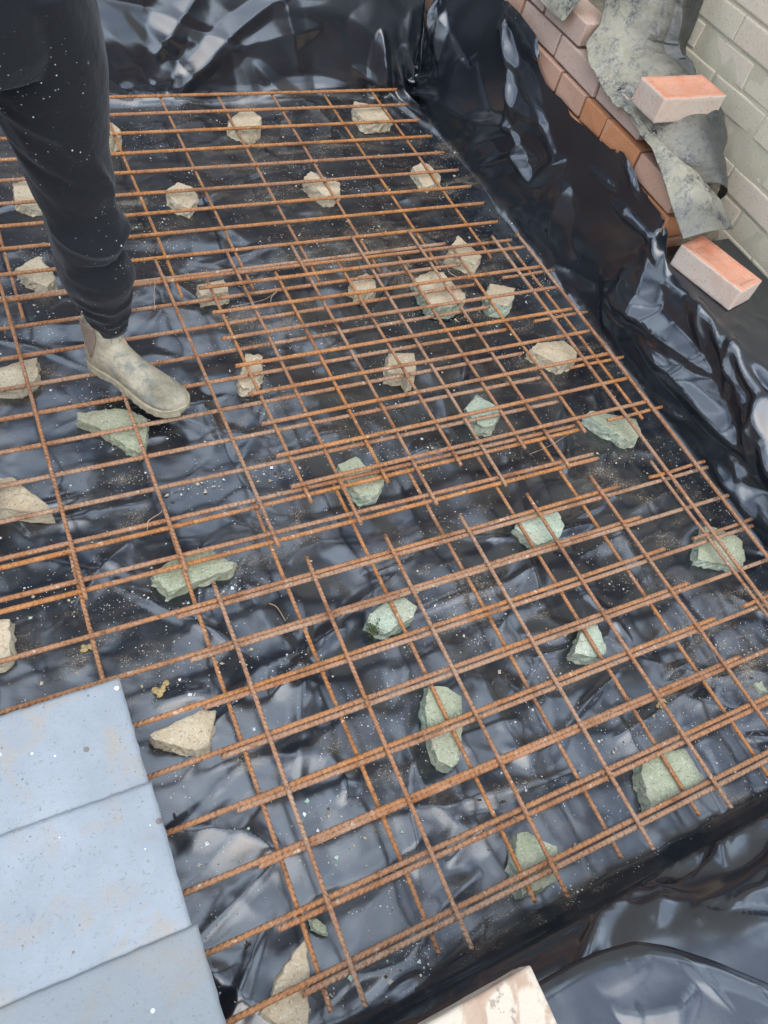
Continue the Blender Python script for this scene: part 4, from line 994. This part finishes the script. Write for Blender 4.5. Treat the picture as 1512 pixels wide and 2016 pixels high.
    # pull tab at the back-top
    rr = [[W(-.001 + .002 * math.sin(q_ * 3), s_, ZB + .135 + .05 * q_) for s_ in (-.009, .009)] + [W(.004, s_, ZB + .135 + .05 * q_) for s_ in (.009, -.009)] for q_ in np.linspace(0, 1, 6)]
    loft('pull_tab', rr, M_GUS, root)
    return root
boot(FOOT, FD, FL)
# other foot, outside the picture to the left
FOOT2 = np.array([-.22, 1.30]); FD2 = np.array([.25, -.968]); FL2 = np.array([.968, .25])
boot(FOOT2, FD2, FL2)
# joggers: legs lofted along measured centres, folds added as relief
def leg(cs, seed, folds):
    """cs: list of (z, cx, cy, r_side, r_front); returns rings"""
    cs = np.array(cs); zz = np.linspace(cs[0, 0], cs[-1, 0], 150); n_ = 72; rings = []
    sm_ = lambda k_: np.interp(zz, cs[:, 0], cs[:, k_])
    cx, cy, ra, rb = [sm_(k_) for k_ in (1, 2, 3, 4)]
    for arr in (cx, cy, ra, rb):
        for _ in range(6): arr[1:-1] = (arr[:-2] + 2 * arr[1:-1] + arr[2:]) / 4
    A_ = np.linspace(0, 2 * math.pi, n_, endpoint=False)
    ZZ, AA = np.meshgrid(zz, A_, indexing='ij')
    h = .011 * fbm(AA * 1.2 + 10, ZZ * 11 + AA * .8, seed, 3)
    for (a0, z0, a1, z1, wd, am) in folds:
        for sh in (-2 * math.pi, 0, 2 * math.pi):
            h = h + spindle(AA * .11, ZZ, (a0 + sh) * .11, z0, (a1 + sh) * .11, z1, wd, am, .25, 1.25)
    for i in range(len(zz)):
        r_ = []
        for j in range(n_):
            a = A_[j]; rr_ = 1 + h[i, j] / ra[i]
            r_.append((cx[i] + ra[i] * rr_ * math.cos(a), cy[i] + rb[i] * rr_ * math.sin(a), zz[i]))
        rings.append(r_)
    return rings
# angle -90 deg (3*pi/2) faces the camera; 0 = image right
F1 = [(4.0, .372, 6.9, .352, .010, -.014), (3.4, .45, 5.7, .395, .022, .013), (5.0, .41, 6.8, .43, .012, .008), (3.7, .345, 5.5, .318, .014, .009), (3.4, .275, 5.2, .235, .013, .010), (4.8, .235, 7.0, .272, .011, .009), (3.0, .250, 4.9, .205, .010, .009), (4.2, .188, 6.3, .214, .009, .009), (5.6, .215, 7.6, .190, .009, .007), (2.9, .205, 4.6, .172, .009, .008), (4.5, .160, 6.2, .180, .007, .006), (3.3, .62, 5.4, .52, .022, -.008), (3.0, .72, 5.0, .64, .02, .007), (4.3, .69, 5.9, .50, .018, .008), (5.2, .62, 5.9, .45, .02, .008), (0.2, .33, 1.6, .30, .015, .010), (1.6, .24, 3.0, .22, .012, .008)]
CS1 = [(a_z, a_x, a_y, a_r, a_r * 1.04) for a_z, a_x, a_y, a_r in [(.148, .200, 1.382, .040), (0.181, 0.201, 1.380, 0.043), (0.211, 0.198, 1.380, 0.050), (0.239, 0.195, 1.381, 0.057), (0.264, 0.192, 1.383, 0.063), (0.287, 0.193, 1.382, 0.072), (0.302, 0.194, 1.381, 0.078), (0.318, 0.190, 1.383, 0.075), (0.333, 0.186, 1.385, 0.072), (0.352, 0.183, 1.387, 0.070), (0.368, 0.180, 1.388, 0.069), (0.382, 0.183, 1.387, 0.074), (0.399, 0.185, 1.386, 0.078), (0.415, 0.186, 1.385, 0.080), (0.434, 0.183, 1.386, 0.075), (0.450, 0.181, 1.388, 0.071), (0.464, 0.176, 1.390, 0.070), (0.478, 0.172, 1.392, 0.070), (0.503, 0.171, 1.392, 0.075), (0.524, 0.170, 1.393, 0.080), (0.555, 0.165, 1.395, 0.083), (0.594, 0.158, 1.398, 0.087), (0.630, 0.158, 1.398, 0.093), (0.669, 0.156, 1.396, 0.099), (0.727, 0.150, 1.39, 0.106), (0.783, 0.142, 1.385, 0.110), (0.84, 0.13, 1.375, 0.114), (.88, .115, 1.36, .116)]]
rings = leg(CS1, 3, F1)
def rot_other(cs):
    return [(z_, -.185 + (.20 - -.185) * max(0, (z_ - .12)) * .35, 1.255 + (z_ - .12) * .09, ra, rb) for z_, _, _, ra, rb in cs]
bmj = bmesh.new()
def addr(rings, capb=True, capt=True):
    rv = [[bmj.verts.new(p) for p in r_] for r_ in rings]; k_ = len(rings[0])
    for a, b in zip(rv[:-1], rv[1:]):
        for j in range(k_): bmj.faces.new((a[j], a[(j + 1) % k_], b[(j + 1) % k_], b[j]))
    if capb: bmj.faces.new(rv[0][::-1])
    if capt: bmj.faces.new(rv[-1])
addr(rings); addr(leg(rot_other(CS1), 5, F1[::2]))
hip = []
for z_, ra, rb in [(.76, .155, .095), (.80, .175, .112), (.86, .182, .120), (.93, .172, .115), (1.0, .155, .105), (1.03, .15, .102)]:
    hip.append([(.005 + ra * math.cos(a), 1.328 + rb * math.sin(a) + .0 * z_, z_) for a in np.linspace(0, 2 * math.pi, 48, endpoint=False)])
addr(hip)
bmesh.ops.recalc_face_normals(bmj, faces=bmj.faces)
me = bpy.data.meshes.new('joggers'); bmj.to_mesh(me); bmj.free(); me.materials.append(M_CLOTH)
jg = per(link(bpy.data.objects.new('joggers', me), PER))
rm = jg.modifiers.new('union', 'REMESH'); rm.mode = 'VOXEL'; rm.voxel_size = .0042; rm.use_smooth_shade = True
sm = jg.modifiers.new('soft', 'SMOOTH'); sm.iterations = 4; sm.factor = .5
# body (continuous skin surface, almost wholly clothed and above the picture)
def body():
    J = {'pel': (.005, 1.328, .93, .10), 'sp': (.01, 1.315, 1.10, .105), 'ch': (.02, 1.30, 1.27, .12), 'nk': (.03, 1.28, 1.43, .052), 'hd0': (.045, 1.255, 1.50, .062),
         'hL': (.11, 1.370, .88, .055), 'kL': (.172, 1.391, .50, .040), 'aL': (.199, 1.382, .13, .026), 'fL': (.255, 1.302, .048, .014),
         'hR': (-.075, 1.322, .88, .055), 'kR': (-.134, 1.289, .50, .040), 'aR': (-.200, 1.25, .13, .026), 'fR': (-.19, 1.17, .048, .014),
         'sL': (.185, 1.36, 1.38, .055), 'eL': (.26, 1.50, 1.18, .040), 'wL': (.12, 1.60, 1.22, .027), 'mL': (.06, 1.61, 1.23, .026),
         'sR': (-.145, 1.26, 1.38, .055), 'eR': (-.25, 1.38, 1.18, .040), 'wR': (-.16, 1.55, 1.25, .027), 'mR': (-.10, 1.57, 1.27, .026)}
    E_ = [('pel', 'sp'), ('sp', 'ch'), ('ch', 'nk'), ('nk', 'hd0'), ('pel', 'hL'), ('hL', 'kL'), ('kL', 'aL'), ('aL', 'fL'), ('pel', 'hR'), ('hR', 'kR'), ('kR', 'aR'), ('aR', 'fR'),
          ('ch', 'sL'), ('sL', 'eL'), ('eL', 'wL'), ('wL', 'mL'), ('ch', 'sR'), ('sR', 'eR'), ('eR', 'wR'), ('wR', 'mR')]
    for s_, m_, dx, dy in (('L', 'mL', -.05, -.02), ('R', 'mR', .05, -.02)):
        b = np.array(J[m_][:3]); fwd = np.array(J[m_][:3]) - np.array(J['w' + s_][:3]); fwd /= np.linalg.norm(fwd); sd_ = np.cross(fwd, [0, 0, 1]); sd_ /= np.linalg.norm(sd_)
        for k_, (o_, L_) in enumerate([(-.030, .062), (-.010, .074), (.010, .070), (.028, .056)]):
            p0 = b + fwd * .03 + sd_ * o_; p1 = p0 + fwd * L_ * .55 + np.array([0, 0, -.006]); p2 = p1 + fwd * L_ * .40 + np.array([0, 0, -.018])
            for q_, (p_, r_) in enumerate([(p0, .0095), (p1, .0085), (p2, .007)]): J[f'{s_}f{k_}{q_}'] = (*p_, r_)
            E_ += [(m_, f'{s_}f{k_}0'), (f'{s_}f{k_}0', f'{s_}f{k_}1'), (f'{s_}f{k_}1', f'{s_}f{k_}2')]
        p0 = b - fwd * .005 + sd_ * (.036 if s_ == 'L' else -.036); p1 = p0 + fwd * .035 + sd_ * (.018 if s_ == 'L' else -.018)
        J[s_ + 't0'] = (*p0, .011); J[s_ + 't1'] = (*p1, .009); E_ += [(m_, s_ + 't0'), (s_ + 't0', s_ + 't1')]
    names = list(J); me = bpy.data.meshes.new('body'); me.from_pydata([J[k_][:3] for k_ in names], [(names.index(a), names.index(b)) for a, b in E_], []); me.materials.append(M_SKIN)
    o = per(link(bpy.data.objects.new('body', me), PER)); o.modifiers.new('skin', 'SKIN'); sk = me.skin_vertices[0] if me.skin_vertices else None
    if sk is None:
        bm = bmesh.new(); bm.from_mesh(me); bm.verts.layers.skin.verify(); bm.to_mesh(me); bm.free(); sk = me.skin_vertices[0]
    for i, k_ in enumerate(names): sk.data[i].radius = (J[k_][3], J[k_][3]); sk.data[i].use_root = (k_ == 'pel')
    su = o.modifiers.new('sub', 'SUBSURF'); su.levels = 1; su.render_levels = 2
    # head with face, joined at the neck
    bm = bmesh.new(); bmesh.ops.create_uvsphere(bm, u_segments=40, v_segments=28, radius=1)
    fdir = np.array([.30, -.95]); ldir = np.array([.95, .30])
    for v in bm.verts:
        x, y, z_ = v.co
        f_ = x; s_ = y; h_ = z_
        r_ = np.array([f_ * .098, s_ * .076, h_ * .118])
        if h_ < -.2 and f_ > 0: r_[0] *= .92; r_[1] *= 1 - .25 * (-h_ - .2)
        g = lambda a, b, c, wd: math.exp(-(((f_ - a) / .35) ** 2 + ((s_ - b) / wd) ** 2 + ((h_ - c) / wd) ** 2))
        r_[0] += .020 * g(1, 0, -.12, .16) - .008 * (g(1, .38, .08, .16) + g(1, -.38, .08, .16)) + .006 * g(1, 0, -.48, .22) + .008 * g(1, 0, -.85, .2) + .005 * g(1, 0, .25, .4)
        r_[1] += math.copysign(.012, s_) * math.exp(-(((f_ + .05) / .2) ** 2 + ((h_ + .02) / .25) ** 2)) * (abs(s_) > .75)
        v.co = Vector((.05 + fdir[0] * r_[0] + ldir[0] * r_[1], 1.245 + fdir[1] * r_[0] + ldir[1] * r_[1], 1.585 + r_[2]))
    me2 = bpy.data.meshes.new('head'); bm.to_mesh(me2); bm.free(); me2.materials.append(M_SKIN); me2.polygons.foreach_set('use_smooth', [True] * len(me2.polygons))
    per(link(bpy.data.objects.new('head', me2), PER))
    bm = bmesh.new(); bmesh.ops.create_uvsphere(bm, u_segments=32, v_segments=20, radius=1)
    bmesh.ops.delete(bm, geom=[v for v in bm.verts if v.co.z < -.1 or (v.co.x > .55 and v.co.z < .55)], context='VERTS')
    for v in bm.verts:
        x, y, z_ = v.co; r_ = (x * .108 - .006, y * .086, z_ * .128 + .004)
        v.co = Vector((.05 + fdir[0] * r_[0] + ldir[0] * r_[1], 1.245 + fdir[1] * r_[0] + ldir[1] * r_[1], 1.585 + r_[2]))
    me3 = bpy.data.meshes.new('hair'); bm.to_mesh(me3); bm.free(); me3.materials.append(M_HAIR); per(link(bpy.data.objects.new('hair', me3), PER))
    # sweatshirt
    bm = bmesh.new()
    def ring(c, ra, rb, ax): return [tuple(np.array(c) + np.array(u_) * ra * math.cos(a) + np.array(v_) * rb * math.sin(a)) for u_, v_ in [ax] for a in np.linspace(0, 2 * math.pi, 36, endpoint=False)]
    def add2(rs):
        rv = [[bm.verts.new(p) for p in r_] for r_ in rs]; k_ = 36
        for a, b in zip(rv[:-1], rv[1:]):
            for j in range(k_): bm.faces.new((a[j], a[(j + 1) % k_], b[(j + 1) % k_], b[j]))
        bm.faces.new(rv[0][::-1]); bm.faces.new(rv[-1])
    H_ = ((1, .3, 0), (-.3, 1, 0))
    add2([ring((.0, 1.325, .925), .176, .124, H_), ring((.0, 1.325, .94), .184, .132, H_), ring((.005, 1.32, .98), .185, .135, H_), ring((.01, 1.315, 1.1), .18, .13, H_), ring((.02, 1.305, 1.25), .195, .13, H_), ring((.02, 1.30, 1.36), .19, .11, H_), ring((.025, 1.29, 1.43), .10, .08, H_), ring((.03, 1.285, 1.46), .065, .06, H_)])
    for a, b, c in (('sL', 'eL', 'wL'), ('sR', 'eR', 'wR')):
        pa, pb, pc = [np.array(J[k_][:3]) for k_ in (a, b, c)]; rs = []
        for p_, q_, t0, t1 in ((pa, pb, 0, 1), (pb, pc, .12, .97)):
            d = (q_ - p_) / np.linalg.norm(q_ - p_); u_ = np.cross(d, [.3, .2, .9]); u_ /= np.linalg.norm(u_); v_ = np.cross(d, u_)
            for t_ in np.linspace(t0, t1, 5): r0 = .072 - .012 * t_ if p_ is pa else .056 - .016 * t_; rs.append(ring(p_ + (q_ - p_) * t_, r0, r0, (u_, v_)))
        add2(rs)
    me4 = bpy.data.meshes.new('sweatshirt'); bmesh.ops.recalc_face_normals(bm, faces=bm.faces); bm.to_mesh(me4); bm.free(); me4.materials.append(M_HOOD)
    o = per(link(bpy.data.objects.new('sweatshirt', me4), PER)); r_ = o.modifiers.new('u', 'REMESH'); r_.mode = 'VOXEL'; r_.voxel_size = .008; r_.use_smooth_shade = True; s_ = o.modifiers.new('s', 'SMOOTH'); s_.iterations = 8
body()
